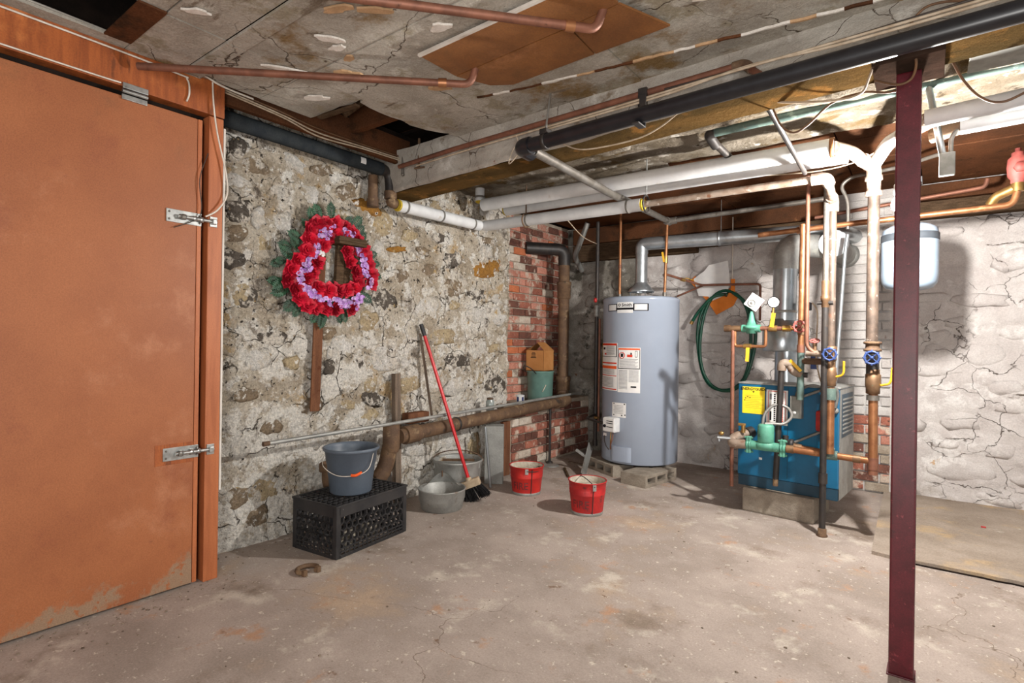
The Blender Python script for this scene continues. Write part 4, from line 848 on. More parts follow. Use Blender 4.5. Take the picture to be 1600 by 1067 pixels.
# cinder blocks
def cinder(label, mw, L=.40, Wd=.20, H=.098):
    mb = MB()
    mb.box((-L / 2, -Wd / 2, H - .027), (L / 2, Wd / 2, H), .004, mw).box((-L / 2, -Wd / 2, 0), (L / 2, Wd / 2, .027), .004, mw)
    for x in (-L / 2, -L / 6 - .012, L / 6 - .012, L / 2 - .03): mb.box((x, -Wd / 2, .02), (x + .03, Wd / 2, H - .02), .003, mw)
    return obj('cinder_block', mb, m_block, None, label, 'cinder block', 'blocks under the water heater')
def place(x, y, deg, z=0): return Matrix.Translation((x, y, z)) @ Matrix.Rotation(math.radians(deg), 4, 'Z')
cinder('cinder block with three openings under the right front of the water heater', place(-1.845, 4.36, 80), .46, .24)
cinder('cinder block under the left front of the water heater', place(-2.26, 4.47, -28), .40, .22)
obj('sheet_metal_flap', MB().bar((-2.36, 4.16, 0), (-2.42, 4.40, .22), .10, .004, (1, 0, 0)).bar((-2.40, 4.30, .13), (-2.50, 4.28, .19), .03, .02), m_galvd, None, 'bent grey sheet metal piece leaning beside the water heater base', 'sheet metal')

# ================================================================== BOILER
BM = Matrix.Translation((-1.065, 4.075, 0)) @ Matrix.Rotation(math.radians(-5), 4, 'Z')
t = thing('boiler', 'blue cabinet boiler on a concrete block by the chimney bricks', 'boiler', (-.73, 4.33, .16))
obj('cabinet', MB().box((0, 0, .24), (.627, .44, .878), .008, BM), m_boiler, t)
obj('base_skirt', MB().box((.004, .004, .165), (.623, .436, .24), .004, BM), m_boilerd, t)
obj('top_cover', MB().box((-.003, -.003, .876), (.632, .443, .888), .004, BM), m_galvd, t)
obj('front_panel_seam', MB().box((.325, -.0015, .26), (.328, .001, .87), 0, BM), m_boilerd, t)
obj('side_panel', MB().box((.6265, .012, .17), (.629, .43, .872), .001, BM), m_galvd, t)
sl = obj('side_grille', MB().box((.628, .06, .56), (.631, .38, .84), .001, BM), m_boilerd, t)
for i in range(9): obj('louvre', MB().box((.629, .08, .585 + i * .027), (.635, .36, .595 + i * .027), .001, BM), m_galvd, sl)
bmap = lambda cx, cz, d: (lambda x, y: BM @ Vector((cx + x, -d, cz + y)))
def decal(name, x0, x1, z0, z1, mat, par, d): return obj(name, MB().box((x0, -d, z0), (x1, -d + .001, z1), 0, BM), mat, par)
eg = decal('energy_label', .028, .178, .672, .858, m_sticky, t, .0012)
obj('energy_lettering', text_mb('ENERGYGUIDE', .0262, bmap(.103, .842, .0018), .0008), m_ink, eg)
obj('energy_arrow', MB().add([BM @ Vector(p) for p in ((.095, -.0018, .828), (.111, -.0018, .828), (.103, -.0018, .816))], [(0, 1, 2)]), m_ink, eg)
for i in range(8): decal('label_print', .05, .14 + .015 * (i % 3), .795 - i * .012, .798 - i * .012, M('faint_print', (190, 170, 60)) if i == 0 else bpy.data.materials['faint_print'], eg, .0018)
for p in ((.045, .775), (.06, .785), (.04, .76), (.075, .78)): decal('label_print', p[0], p[0] + .008, p[1], p[1] + .006, m_ink, eg, .0019)
wl_ = decal('warning_label', .188, .325, .612, .846, m_paper, t, .0012)
for (a, b, c, d_) in ((.2, .313, .835, .839), (.2, .313, .62, .624), (.2, .203, .62, .839), (.31, .313, .62, .839)): decal('label_border', a, b, c, d_, m_inkr, wl_, .0018)
for i in range(14): decal('label_print', .236, .248, .635 + i * .0135, .645 + i * .0135, m_ink, wl_, .0018); decal('label_print', .288, .296, .635 + i * .0135, .645 + i * .0135, m_inkr, wl_, .0018)
decal('label_print', .21, .222, .64, .7, m_ink, wl_, .0018); decal('label_print', .21, .224, .78, .82, m_inkg, wl_, .0018)
decal('maker_mark', .145, .165, .36, .375, m_paper, t, .0012)
# electrical box and red cover with flexible conduits
eb = obj('control_box', MB().box((.352, -.055, .672), (.422, 0, .818), .004, BM), m_ebox, t)
obj('box_badge', MB().lathe([(0, 0), (.012, 0), (.012, .002), (0, .003)], (0, 0, 0), 16, mat=BM @ Matrix.Translation((.378, -.055, .71)) @ Matrix.Rotation(PI / 2, 4, 'X')), m_paper, eb)
obj('emergency_switch', MB().box((.50, -.045, .60), (.585, 0, .735), .018, BM), m_redw, t)
obj('flex_conduit', MB().spline([BM @ Vector(p) for p in ((.385, -.03, .815), (.40, -.04, .85), (.48, -.06, .895), (.55, -.05, .87), (.545, -.04, .78), (.54, -.03, .73))], .009, 8), m_flex, t)
obj('flex_conduit', MB().spline([BM @ Vector(p) for p in ((.39, -.03, .815), (.44, -.07, .825), (.52, -.07, .86), (.60, -.06, .90), (.625, -.04, .85), (.61, -.03, .76))], .009, 8), m_flex, t)
obj('flex_conduit', MB().spline([(-.86, 3.88, .63), (-.85, 3.90, .70), (-.80, 3.93, .755), (-.73, 3.95, .745), (-.70, 3.95, .69), (-.74, 3.92, .64), (-.80, 3.89, .637), (-.845, 3.87, .635)], .0095, 8), m_flex, t)
obj('flex_conduit', MB().spline([BM @ Vector(p) for p in ((.53, -.03, .60), (.46, -.04, .56), (.38, -.05, .515), (.33, -.06, .50))], .009, 8), m_flex, t)
obj('burner_knob', MB().lathe([(0, 0), (.02, 0), (.018, .02), (0, .022)], (0, 0, 0), 14, mat=BM @ Matrix.Translation((.605, -.0, .74)) @ Matrix.Rotation(PI / 2, 4, 'X')), m_galvd, t)
obj('blue_actuator', MB().box((.475, -.075, 1.0), (.515, -.03, 1.09), .006, BM), m_bluew, t)
obj('thermostat_wire', MB().spline([(-.585, 3.92, 1.42), (-.56, 3.95, 1.35), (-.565, 3.95, 1.1), (-.545, 3.96, .95), (-.52, 3.98, .89)], .005, 6), m_cable, t)
for (xa, ya, lb) in ((.03, -.045, 'rough concrete block carrying the blue boiler'),):
    obj('concrete_block', MB().box((xa + .02, ya, 0), (xa + .47, ya + .42, .164), .014, BM), m_block, None, lb, 'concrete block')
# boiler flue
FX, FY = -.835, 4.38
P('boiler_flue', 'wide galvanised boiler flue with draft hood and elbow into the chimney', 'flue', [
    ('lower_pipe', T_([(FX + .02, FY, .888), (FX + .02, FY, 1.12)], .078, 28), m_galv),
    ('draft_hood', MB().lathe([(.08, 1.105), (.128, 1.108), (.131, 1.115), (.131, 1.27), (.126, 1.275), (.086, 1.30), (.082, 1.34), (.08, 1.34)], (FX - .012, FY, 0), 36), m_galv),
    ('band', MB().lathe([(.084, 1.385), (.087, 1.388), (.087, 1.40), (.084, 1.403)], (FX, FY, 0), 28), m_galvd),
    ('riser', T_([(FX, FY, 1.33), (FX + .005, FY, 1.73)], .08, 28), m_galv),
    ('elbow', T_([(FX + .005, FY, 1.70), (FX + .01, FY, 1.88), (FX + .24, FY + .25, 1.88)], .083, 28, .14, n=4), m_galvd),
    ('side_pipe', T_([(FX + .20, FY + .20, 1.88), (FX + .29, FY + .32, 1.88)], .076, 24), m_galvd),
    ('tee', T_([(-.54, 4.47, 1.875), (-.545, 5.19, 1.885)], .078, 28), m_galvd),
    ('end_cap', MB().lathe([(0, .022), (.07, .022), (.077, .012), (.092, .012), (.096, .0), (.08, -.01)], (-.54, 4.47, 1.875), 32, axis=(.1, -1, -.05)), m_capw),
    ('wall_collar', MB().lathe([(.078, 0), (.105, 0), (.105, .012), (.078, .02)], (-.545, 5.178, 1.885), 28, axis=(0, -1, 0)), m_galvd),
    ('cable_box', MB().box((-.72, 4.33, 1.40), (-.66, 4.40, 1.455), .004), m_ink)])
P('alarm_box', 'white square box with round dial turned on its corner above the green regulator', 'control box', [
    ('case', MB().box((-.047, -.02, -.047), (.047, .045, .047), .004, Matrix.Translation((-.965, 4.06, 1.445)) @ Matrix.Rotation(.2, 4, 'Z') @ Matrix.Rotation(.62, 4, 'Y')), m_redw),
    ('face', MB().box((-.048, -.026, -.048), (.048, -.019, .048), .002, Matrix.Translation((-.965, 4.06, 1.445)) @ Matrix.Rotation(.2, 4, 'Z') @ Matrix.Rotation(.62, 4, 'Y')), m_paper),
    ('dial', MB().torus((-.972, 4.03, 1.44), (.2, -1, 0), .022, .006, 20, 6).ball((-.972, 4.03, 1.44), .012, 1), m_galvd)])
# ---- hose and papers on the back wall
pts = []
for i in range(41):
    a = PI / 2 + i / 40 * (4 * PI) - .15; k = i / 40
    rx = .245 + .02 * math.sin(i * .7); rz = .45 + .012 * math.cos(i * .9)
    pts.append((-1.455 + rx * math.cos(a) + .022 * (1 if i > 20 else -1) * (.5 + .5 * math.sin(a * .5)), 5.13 + .02 * math.sin(a) - .02 * k, 1.175 + rz * math.sin(a) - .03 * (1 if i > 20 else 0) * math.cos(a)))
P('garden_hose', 'dark green garden hose hung in loops on the back wall', 'hose', [
    ('coil', MB().spline(pts, .0145, 8, 3), m_hose), ('loose_end', MB().spline([(-1.44, 5.10, 1.60), (-1.56, 5.08, 1.58), (-1.68, 5.08, 1.46), (-1.75, 5.09, 1.36)], .0145, 8, 5), m_hose),
    ('end_fitting', collar((-1.755, 5.09, 1.35), (-.6, 0, -1), .017, .03), m_brass), ('hook', MB().tube([(-1.45, 5.2, 1.66), (-1.45, 5.10, 1.58), (-1.45, 5.06, 1.60)], .008, 8, .02), m_blackm)])
def sheet(name, poly, y, mat, label, cat, th=.003):
    mb = MB().prism(poly, 0, th, Matrix(((1, 0, 0, 0), (0, 0, 1, y), (0, 1, 0, 0), (0, 0, 0, 1)))); return obj(name, mb, mat, None, label, cat)
sheet('orange_notice', [(-1.80, 1.74), (-1.75, 1.79), (-1.60, 1.62), (-1.42, 1.66), (-1.35, 1.60), (-1.40, 1.50), (-1.55, 1.42), (-1.62, 1.53)], 5.150, m_orangep, 'orange paper notice pinned behind the white sheet', 'notice')
sheet('white_notice', [(-1.76, 1.76), (-1.66, 1.83), (-1.62, 1.88), (-1.45, 1.91), (-1.43, 1.70), (-1.46, 1.60), (-1.60, 1.545), (-1.62, 1.59), (-1.71, 1.60)], 5.138, m_paper, 'white paper sheet pinned to the back wall above the hose', 'notice')
P('orange_tag', 'small orange tag hanging on a thin cable by the white sheet', 'tag', [('tag', MB().box((-1.42, 5.13, 1.62), (-1.385, 5.137, 1.74), .001), m_orangep), ('cable', T_([(-1.41, 5.14, 1.72), (-1.415, 5.15, 2.3)], .005, 8), m_cablew)])
# ================================================================== LEFT WALL PLUMBING
P('cast_iron_drain', 'thick brown cast iron drain pipe sloping along the stone wall', 'pipe', [
    ('pipe', T_([(-2.83, 2.50, .50), (-2.83, 4.66, .582)], .049, 22), m_rust),
    ('hub', collar((-2.83, 2.60, .504), (0, 1, .04), .062, .12), m_rust), ('joint_band', ring((-2.83, 3.06, .521), (0, 1, .04), .05, .02), m_blackm), ('hub', collar((-2.83, 4.52, .577), (0, 1, .04), .064, .14), m_rust),
    ('cleanout_tee', MB().lathe([(0, .10), (.05, .10), (.056, .09), (.056, -.05), (.05, -.08)], (-2.83, 2.43, .49), 22), m_rust),
    ('trap', T_([(-2.835, 2.43, .46), (-2.86, 2.40, .27), (-2.89, 2.28, .175), (-2.90, 2.12, .16), (-2.905, 2.02, .25), (-2.905, 2.02, .38)], .052, 18, .1), m_rust),
    ('trap_hub', MB().lathe([(.05, 0), (.068, .005), (.068, .05), (.06, .055), (.05, .055), (.05, .02)], (-2.905, 2.02, .34), 20), m_rust)])
P('cast_iron_stack', 'vertical brown cast iron soil stack in front of the bricks', 'pipe', [
    ('pipe', T_([(-2.93, 4.73, .66), (-2.93, 4.73, 1.96)], .055, 22), m_rust),
    ('hub', MB().lathe([(.055, -.12), (.072, -.11), (.072, -.02), (.08, -.015), (.08, .02), (.074, .03), (.055, .03)], (-2.93, 4.73, .78), 24), m_rust),
    ('hub', MB().lathe([(.055, -.10), (.068, -.09), (.068, .04), (.074, .045), (.074, .075), (.055, .08)], (-2.93, 4.73, 1.68), 24), m_rust),
    ('lower_bend', T_([(-2.93, 4.73, .72), (-2.93, 4.73, .60), (-2.84, 4.62, .582)], .06, 20, .09), m_rust),
    ('top_bend', T_([(-2.93, 4.73, 1.92), (-2.93, 4.73, 2.08), (-3.19, 4.42, 2.08)], .06, 20, .12), m_blackm)])
P('metal_conduit', 'thin grey metal tube lying along the brown drain pipe', 'tube', [('tube', T_([(-2.80, 1.56, .588), (-2.80, 2.45, .60), (-2.80, 4.84, .642)], .012, 12), m_galvd), ('dark_tip', T_([(-2.80, 1.53, .588), (-2.80, 1.565, .588)], .013, 10), m_rust)])
obj('floor_pipe', MB().tube([(-2.86, 4.40, 0), (-2.86, 4.40, .54)], .013, 10).lathe([(0, 0), (.035, 0), (.03, .012), (.014, .02)], (-2.86, 4.40, 0), 16), m_blackm, None, 'thin black vertical pipe in front of the lower bricks', 'pipe')
P('corner_conduit', 'old pale conduit slanting down in the dark back corner', 'conduit', [('tube', T_([(-2.78, 4.93, 2.37), (-2.96, 4.98, 2.05), (-3.0, 5.2, 1.93)], .028, 12, .05), m_galvd)])
# ---- wooden pieces against the wall
obj('wooden_plank', MB().bar((-2.953, 1.935, .712), (-2.953, 1.965, 1.66), .012, .062, (0, 1, 0)), m_plank, None, 'brown wooden plank hanging on the wall below the wreath', 'plank')
P('wooden_bracket', 'dark wooden bracket shaped like a T inside the wreath', 'bracket', [
    ('crosspiece', MB().box((-2.975, 2.03, 1.735), (-2.86, 2.235, 1.782), .004).box((-2.975, 2.02, 1.752), (-2.85, 2.24, 1.765), .003), m_oldwood),
    ('upright', MB().bar((-2.95, 2.10, 1.74), (-2.95, 2.085, 1.45), .03, .055, (0, 1, 0)), m_oldwood), ('side_board', MB().bar((-2.965, 2.16, 1.735), (-2.965, 2.15, 1.46), .02, .04, (0, 1, 0)), m_oldwood)])
obj('wooden_post', MB().bar((-2.93, 2.575, 0), (-2.945, 2.563, .915), .04, .05, (0, 1, 0)), m_greyw, None, 'weathered grey wooden stake standing behind the drain pipe', 'stake')
obj('wood_block', MB().box((-2.955, 2.63, .56), (-2.885, 2.83, .635), .006), m_plank, None, 'short brown wood block lying on top of the drain pipe', 'wood block')
obj('thin_stick', MB().tube([(-2.955, 2.795, 1.20), (-2.895, 2.87, .575)], .009, 8), m_greyw, None, 'thin dark stick leaning on the wall behind the red broom', 'stick')
obj('dark_stick', MB().tube([(-2.80, 3.30, 0), (-2.93, 3.42, .40)], .007, 8), m_oldwood, None, 'short dark stick leaning beside the metal tub', 'stick')
obj('concrete_post', MB().box((-.075, -.075, 0), (.075, .075, .465), .006, Matrix.Translation((-2.82, 3.51, 0)) @ Matrix.Rotation(.62, 4, 'Z')), m_slabg, None, 'pale grey concrete slab standing under the drain pipe', 'slab')
obj('brown_board', MB().bar((-2.885, 3.74, 0), (-2.895, 3.75, .46), .03, .10, (0, 1, 0)), m_plank, None, 'brown board standing behind the concrete slab', 'board')
obj('steel_rod', MB().tube([(-2.735, 3.36, 0), (-2.775, 3.335, .475)], .010, 10), m_galv, None, 'shiny pale steel tube leaning on the drain pipe beside the slab', 'tube')

# ---- wreath
RO = [(-0.071, 0.25), (-0.121, 0.237), (-0.162, 0.196), (0.006, 0.256), (0.077, 0.251), (0.129, 0.224), (0.164, 0.193), (-0.169, 0.137), (-0.191, 0.07), (-0.252, 0.005), (-0.287, -0.055), (-0.304, -0.109), (-0.267, -0.162), (-0.227, -0.211), (-0.182, -0.252), (-0.121, -0.259), (-0.058, -0.269), (0.01, -0.258), (0.128, -0.251), (0.201, 0.125), (0.238, 0.086), (0.261, 0.029), (0.276, -0.022), (0.282, -0.081)]
RI = [(-0.041, 0.168), (0.011, 0.19), (-0.084, 0.113), (0.061, 0.184), (0.088, 0.102), (0.11, 0.044), (0.163, -0.019), (0.182, -0.083), (0.152, -0.126), (0.092, -0.142), (0.029, -0.151), (-0.04, -0.156), (-0.111, -0.145), (-0.181, -0.09), (-0.151, -0.053), (-0.125, 0.008)]
PU = [(-0.101, 0.189), (-0.038, 0.214), (-0.07, 0.201), (0.044, 0.217), (0.086, 0.202), (0.121, 0.186), (-0.097, 0.159), (-0.142, 0.087), (-0.175, 0.025), (-0.196, -0.028), (-0.243, -0.093), (-0.232, -0.129), (-0.202, -0.156), (-0.164, -0.18), (-0.126, -0.208), (-0.079, -0.218), (-0.039, -0.233), (0.009, -0.219), (0.047, -0.227), (0.085, -0.225), (0.136, -0.203), (0.179, -0.171), (0.167, -0.231), (0.165, 0.135), (0.193, 0.08), (0.202, 0.044), (0.221, 0.002), (0.226, -0.027), (0.25, -0.088), (0.161, 0.105), (-0.156, 0.055), (-0.218, -0.041), (-0.182, 0.004), (0.147, 0.161)]
LE = [(-0.16, 0.271), (-0.095, 0.307), (-0.02, 0.325), (0.076, 0.287), (-0.236, 0.143), (-0.264, 0.086), (-0.314, 0.085), (-0.354, -0.001), (-0.374, -0.007), (-0.359, -0.121), (0.181, 0.247), (0.218, 0.194), (0.283, 0.107), (0.313, -0.003), (-0.28, -0.258), (-0.244, -0.302), (-0.116, -0.316), (-0.077, -0.328), (0.052, -0.295), (0.224, -0.168), (-0.046, -0.32), (-0.379, -0.142), (-.30, .02), (-.33, -.19), (.10, -.30), (.14, .30), (.32, .06), (-.18, .22)]
def petal(mb, ang, tilt, r0, r1, wd, z0, n=3):
    vs = []; 
    for j in range(4):
        v = j / 3
        for i in range(n + 1):
            u = i / n * 2 - 1
            rad = r0 + (r1 - r0) * v; half = wd * math.sin(PI * (.18 + .72 * v)) ; h = z0 + tilt * (r1 - r0) * v - .25 * tilt * (r1 - r0) * v * v * (1 + .6 * u * u) + .18 * wd * u * u
            if v == 1: rad -= .12 * r1 * u * u
            p = Vector((rad, half * u, h)); vs.append(Matrix.Rotation(ang, 3, 'Z') @ p)
    fs = [(j * (n + 1) + i, j * (n + 1) + i + 1, (j + 1) * (n + 1) + i + 1, (j + 1) * (n + 1) + i) for j in range(3) for i in range(n)]
    mb.add(vs, fs, True)
def rose_mesh(seed):
    r_ = random.Random(seed); mb = MB()
    for ring_, (n, t_, r1, wd, z0) in enumerate(((6, .2, 1.08, .5, .0), (5, .7, .82, .46, .12), (4, 1.5, .55, .34, .2), (3, 3.0, .3, .22, .28))):
        for i in range(n): petal(mb, 2 * PI * i / n + ring_ * .6 + r_.uniform(-.2, .2), t_ * r_.uniform(.7, 1.2), .05, r1 * r_.uniform(.85, 1.1), wd, z0)
    mb.ball((0, 0, .15), .13, 1); return mesh_of('rose', mb, m_rose)
def cluster_mesh(seed):
    r_ = random.Random(seed); mb = MB()
    for k in range(6):
        c = Vector((r_.uniform(-.6, .6), r_.uniform(-.6, .6), r_.uniform(.1, .45))); m2 = MB()
        for i in range(5): petal(m2, 2 * PI * i / 5, .5, .04, .42, .24, 0, 2)
        m2.xf(Matrix.Translation(c) @ Matrix.Rotation(r_.uniform(-.6, .6), 4, 'X') @ Matrix.Rotation(r_.uniform(-.6, .6), 4, 'Y')); mb.add(m2.v, m2.f, True)
    return mesh_of('lavender_cluster', mb, m_purple)
def leaf_mesh(seed):
    mb = MB(); n = 7                                  # a stem of toothed leaflets
    mb.tube([(0, 0, 0), (1, 0, .05)], .018, 5)
    for s in (-1, 1):
        for i in range(n):
            x = .12 + .8 * i / (n - 1); L = .42 * math.sin(PI * (.2 + .72 * i / n)); d = Vector((.55, s, .12)).normalized()
            a = Vector((x, 0, .03)); q = Vector((d.y, -d.x, 0)).normalized() * s
            mb.add([a, a + d * L * .35 + q * .07, a + d * L * .7 + q * .06, a + d * L + Vector((0, 0, -.05)), a + d * L * .7 - q * .05, a + d * L * .35 - q * .06], [(0, 1, 2, 3, 4, 5)])
    mb.add([(.85, 0, .05), (1.0, .09, .04), (1.22, 0, .02), (1.0, -.09, .04)], [(0, 1, 2, 3)])
    return mesh_of('leaf', mb, m_leaf)
WC = Vector((-2.93, 2.04, 1.60))
t = thing('wreath', 'wreath of red artificial roses and lavender blossoms on the stone wall', 'wreath', (-2.95, 2.04, 1.26))
obj('wire_frame', MB().spline([(-2.945, WC.y + y, WC.z + z) for y, z in ((-.06, .22), (.08, .22), (.19, .12), (.24, -.02), (.22, -.12), (.12, -.2), (-.04, -.22), (-.2, -.18), (-.25, -.09), (-.17, .03), (-.14, .14), (-.06, .22))], .012, 6, 5), m_leaf, t)
toX = Matrix(((0, 0, 1, 0), (1, 0, 0, 0), (0, 1, 0, 0), (0, 0, 0, 1)))     # mesh z -> world +X
rm = [rose_mesh(i) for i in range(3)]; cm = [cluster_mesh(i) for i in range(3)]; lm = [leaf_mesh(i) for i in range(1)]
for k, (y, z) in enumerate(RO + RI):
    tx = -.25 if k < 24 else .12
    a = math.atan2(z, y)
    mw = Matrix.Translation((WC.x + rng.uniform(-.005, .01), WC.y + y, WC.z + z)) @ Matrix.Rotation(rng.uniform(-.35, .35), 4, 'Y') @ Matrix.Rotation(rng.uniform(-.35, .35), 4, 'Z') @ toX @ Matrix.Rotation(rng.uniform(0, 6), 4, 'Z') @ Matrix.Scale(rng.uniform(.050, .060), 4)
    inst('rose', rng.choice(rm), mw, t)
for k, (y, z) in enumerate(PU):
    mw = Matrix.Translation((WC.x + .018, WC.y + y, WC.z + z)) @ toX @ Matrix.Rotation(rng.uniform(0, 6), 4, 'Z') @ Matrix.Scale(rng.uniform(.035, .042), 4)
    inst('lavender_cluster', rng.choice(cm), mw, t)
for k, (y, z) in enumerate(LE):
    a = math.atan2(z, y) + rng.uniform(-.4, .4); L = rng.uniform(.075, .105)
    mw = Matrix.Translation((WC.x - .015, WC.y + y * .86, WC.z + z * .86)) @ toX @ Matrix.Rotation(a, 4, 'Z') @ Matrix.Rotation(rng.uniform(-.3, .1), 4, 'Y') @ Matrix.Scale(L, 4)
    inst('leaf', lm[0], mw, t)
inst('lavender_cluster', cm[0], Matrix.Translation((WC.x + .02, WC.y - .112, WC.z + .055)) @ toX @ Matrix.Scale(.032, 4), t, m_paper)

# ================================================================== THINGS ON THE FLOOR
# ---- milk crate, upside down
CM = Matrix.Translation((-2.436, 1.734, 0)) @ Matrix.Rotation(math.radians(6), 4, 'Z')
cw, cl, chh = .35, .535, .28
t = thing('milk_crate', 'black plastic milk crate turned upside down near the orange door', 'crate', (-2.62, 1.98, 0))
for (x, y) in ((-cw, 0), (-.03, 0), (-cw, cl - .03), (-.03, cl - .03)): obj('corner_post', MB().box((x, y, 0), (x + .03, y + .03, chh), .004, CM), m_crate, t)
rim = MB()
for (z0, z1) in ((.215, .268), (.0, .018), (.028, .036), (.046, .054)):
    rim.box((-cw + .02, 0, z0), (-.02, .006, z1), .001, CM).box((-cw + .02, cl - .006, z0), (-.02, cl, z1), .001, CM).box((-.006, .02, z0), (0, cl - .02, z1), .001, CM).box((-cw, .02, z0), (-cw + .006, cl - .02, z1), .001, CM)
rim.box((-cw - .004, -.004, chh - .012), (.004, .008, chh), .002, CM).box((-cw - .004, cl - .008, chh - .012), (.004, cl + .004, chh), .002, CM).box((-.008, 0, chh - .012), (.004, cl, chh), .002, CM).box((-cw - .004, 0, chh - .012), (-cw + .008, cl, chh), .002, CM)
for i in range(11): rim.box((-.03 - cw * 0 - i * (cw - .06) / 10 - .003, .0, .0), (-.03 - i * (cw - .06) / 10 + .003, .007, .056), 0, CM)
for i in range(16): rim.box((-.007, .03 + i * (cl - .06) / 15 - .003, 0), (0, .03 + i * (cl - .06) / 15 + .003, .056), 0, CM)
obj('bands', rim, m_crate, t)
def hexes(x0, x1, z0, z1, s=.0235):
    segs = set(); w_ = s * math.sqrt(3)
    for r_ in range(-1, int((z1 - z0) / (1.5 * s)) + 2):
        for c in range(-1, int((x1 - x0) / w_) + 2):
            cx = x0 + c * w_ + (w_ / 2 if r_ % 2 else 0); cz = z0 + r_ * 1.5 * s
            vv = [(round(cx + s * math.cos(PI / 6 + i * PI / 3), 4), round(cz + s * math.sin(PI / 6 + i * PI / 3), 4)) for i in range(6)]
            for i in range(6):
                a, b = sorted((vv[i], vv[(i + 1) % 6])); mx, mz = (a[0] + b[0]) / 2, (a[1] + b[1]) / 2
                if x0 <= mx <= x1 and z0 <= mz <= z1: segs.add((a, b))
    return segs
for face in range(4):
    mb = MB()
    if face < 2:
        yy = .01 if face == 0 else cl - .01
        for a, b in hexes(-cw + .03, -.03, .058, .215): mb.bar(CM @ Vector((a[0], yy, a[1])), CM @ Vector((b[0], yy, b[1])), .008, .018, CM.to_3x3() @ Vector((0, 1, 0)), 0)
    else:
        xx = -.01 if face == 2 else -cw + .01
        for a, b in hexes(.03, cl - .03, .058, .215): mb.bar(CM @ Vector((xx, a[0], a[1])), CM @ Vector((xx, b[0], b[1])), .008, .018, CM.to_3x3() @ Vector((1, 0, 0)), 0)
    obj('honeycomb_side', mb, m_crate, t)
mb = MB()
for i in range(1, 9): mb.box((-cw + i * cw / 9 - .003, 0, chh - .012), (-cw + i * cw / 9 + .003, cl, chh - .004), 0, CM)
for i in range(1, 14): mb.box((-cw, i * cl / 14 - .003, chh - .012), (0, i * cl / 14 + .003, chh - .004), 0, CM)
obj('grid_bottom', mb, m_crate, t)
for (x, y, s, lb) in ((-.16, .38, .055, 'pale rock lying inside the black crate near its far end'), (-.10, .13, .06, 'pale rock lying inside the black crate near its front corner'), (-.2, .25, .05, 'pale rock lying in the middle of the black crate')):
    p = CM @ Vector((x, y, s * .55)); obj('rock', MB().ball(p, s, 2, (1.2, 1, .6), .4, seed=x), m_ash, None, lb, 'rock', 'rocks in the crate')
# ---- grey bucket on the crate
BC = Vector((-2.63, 1.965, chh + .002))
t = thing('plastic_bucket', 'grey blue plastic bucket standing on the black crate', 'bucket', BC)
obj('pail', MB().lathe([(0, 0), (.112, 0), (.116, .006), (.1245, .09), (.126, .092), (.134, .165), (.137, .167), (.146, .235), (.152, .237), (.158, .242), (.159, .252), (.154, .257), (.147, .254), (.142, .238), (.112, .012), (0, .012)], BC, 48), m_greyb, t)
va = Vector((-.80, -.60, 0)); vf = Vector((.60, -.80, 0))
a_, b_ = BC + va * .151 * .92 + vf * .05 + Vector((0, 0, .215)), BC - va * .151 * .92 + vf * .05 + Vector((0, 0, .225))
hpnts = [a_, BC + va * .12 + vf * .118 + Vector((0, 0, .165)), BC + va * .03 + vf * .162 + Vector((0, 0, .125)), BC - va * .07 + vf * .152 + Vector((0, 0, .125)), BC - va * .125 + vf * .10 + Vector((0, 0, .15)), b_]
hd = obj('wire_handle', MB().spline(hpnts, .0022, 6, 8), m_cablew, t)
obj('handle_grip', MB().spline([hpnts[3] + (hpnts[2] - hpnts[3]) * .25, hpnts[3], hpnts[3] + (hpnts[4] - hpnts[3]) * .45], .008, 8, 4), m_inko, hd)
# ---- galvanised tub and basin
t = thing('galvanised_tub', 'round galvanised tub with a wringer divider beside the wall', 'tub', (-2.80, 3.05, 0))
TC = Vector((-2.80, 3.05, 0))
obj('tub', MB().lathe([(0, 0), (.155, 0), (.16, .01), (.175, .20), (.182, .25), (.188, .258), (.188, .268), (.181, .27), (.176, .255), (.15, .02), (0, .02)], TC, 44), m_galvd, t)
dv = Vector((.8, .6, 0))
obj('wringer_bar', MB().bar(TC - dv * .172 + Vector((.0, 0, .235)) + Vector((.04, -.05, 0)), TC + dv * .168 + Vector((.04, -.05, .235)), .012, .05, (0, 0, 1)), m_galvd, t)
obj('wringer_plate', MB().bar(TC - dv * .12 + Vector((-.03, .04, .225)), TC + dv * .12 + Vector((-.03, .04, .225)), .012, .06, (0, 0, 1)), m_rust, t)
obj('bail_handle', MB().spline([TC + dv * .19 * math.cos(a) + Vector((-.6, .8, 0)) * .03 * math.sin(a) + Vector((0, 0, .25 + .075 * math.sin(a))) for a in [PI * i / 12 for i in range(13)]], .004, 6, 2), m_rust, t)
BS = Vector((-2.655, 2.735, 0)); vw = Vector((-.70, .72, 0)).normalized()
t = thing('metal_basin', 'shallow galvanised basin standing in front of the tub', 'basin', BS)
obj('bowl', MB().lathe([(0, 0), (.135, 0), (.14, .006), (.155, .07), (.158, .075), (.16, .13), (.166, .136), (.162, .142), (.155, .135), (.134, .012), (0, .012)], BS, 44), m_galvd, t)
obj('spout_lip', grid(lambda u, v: BS + Vector((math.cos(2.33 - 1.1 + 2.2 * u), math.sin(2.33 - 1.1 + 2.2 * u), 0)) * (.16 - .025 * v) + Vector((0, 0, .135 + v * .075 * max(0, math.cos((u - .5) * PI)) ** 2.2)), 20, 5), m_galvd, t)
obj('lug_handle', MB().torus(BS + vw * .145 + Vector((0, 0, .20)), (1, 1, 0), .018, .005, 14, 6), m_rust, t)
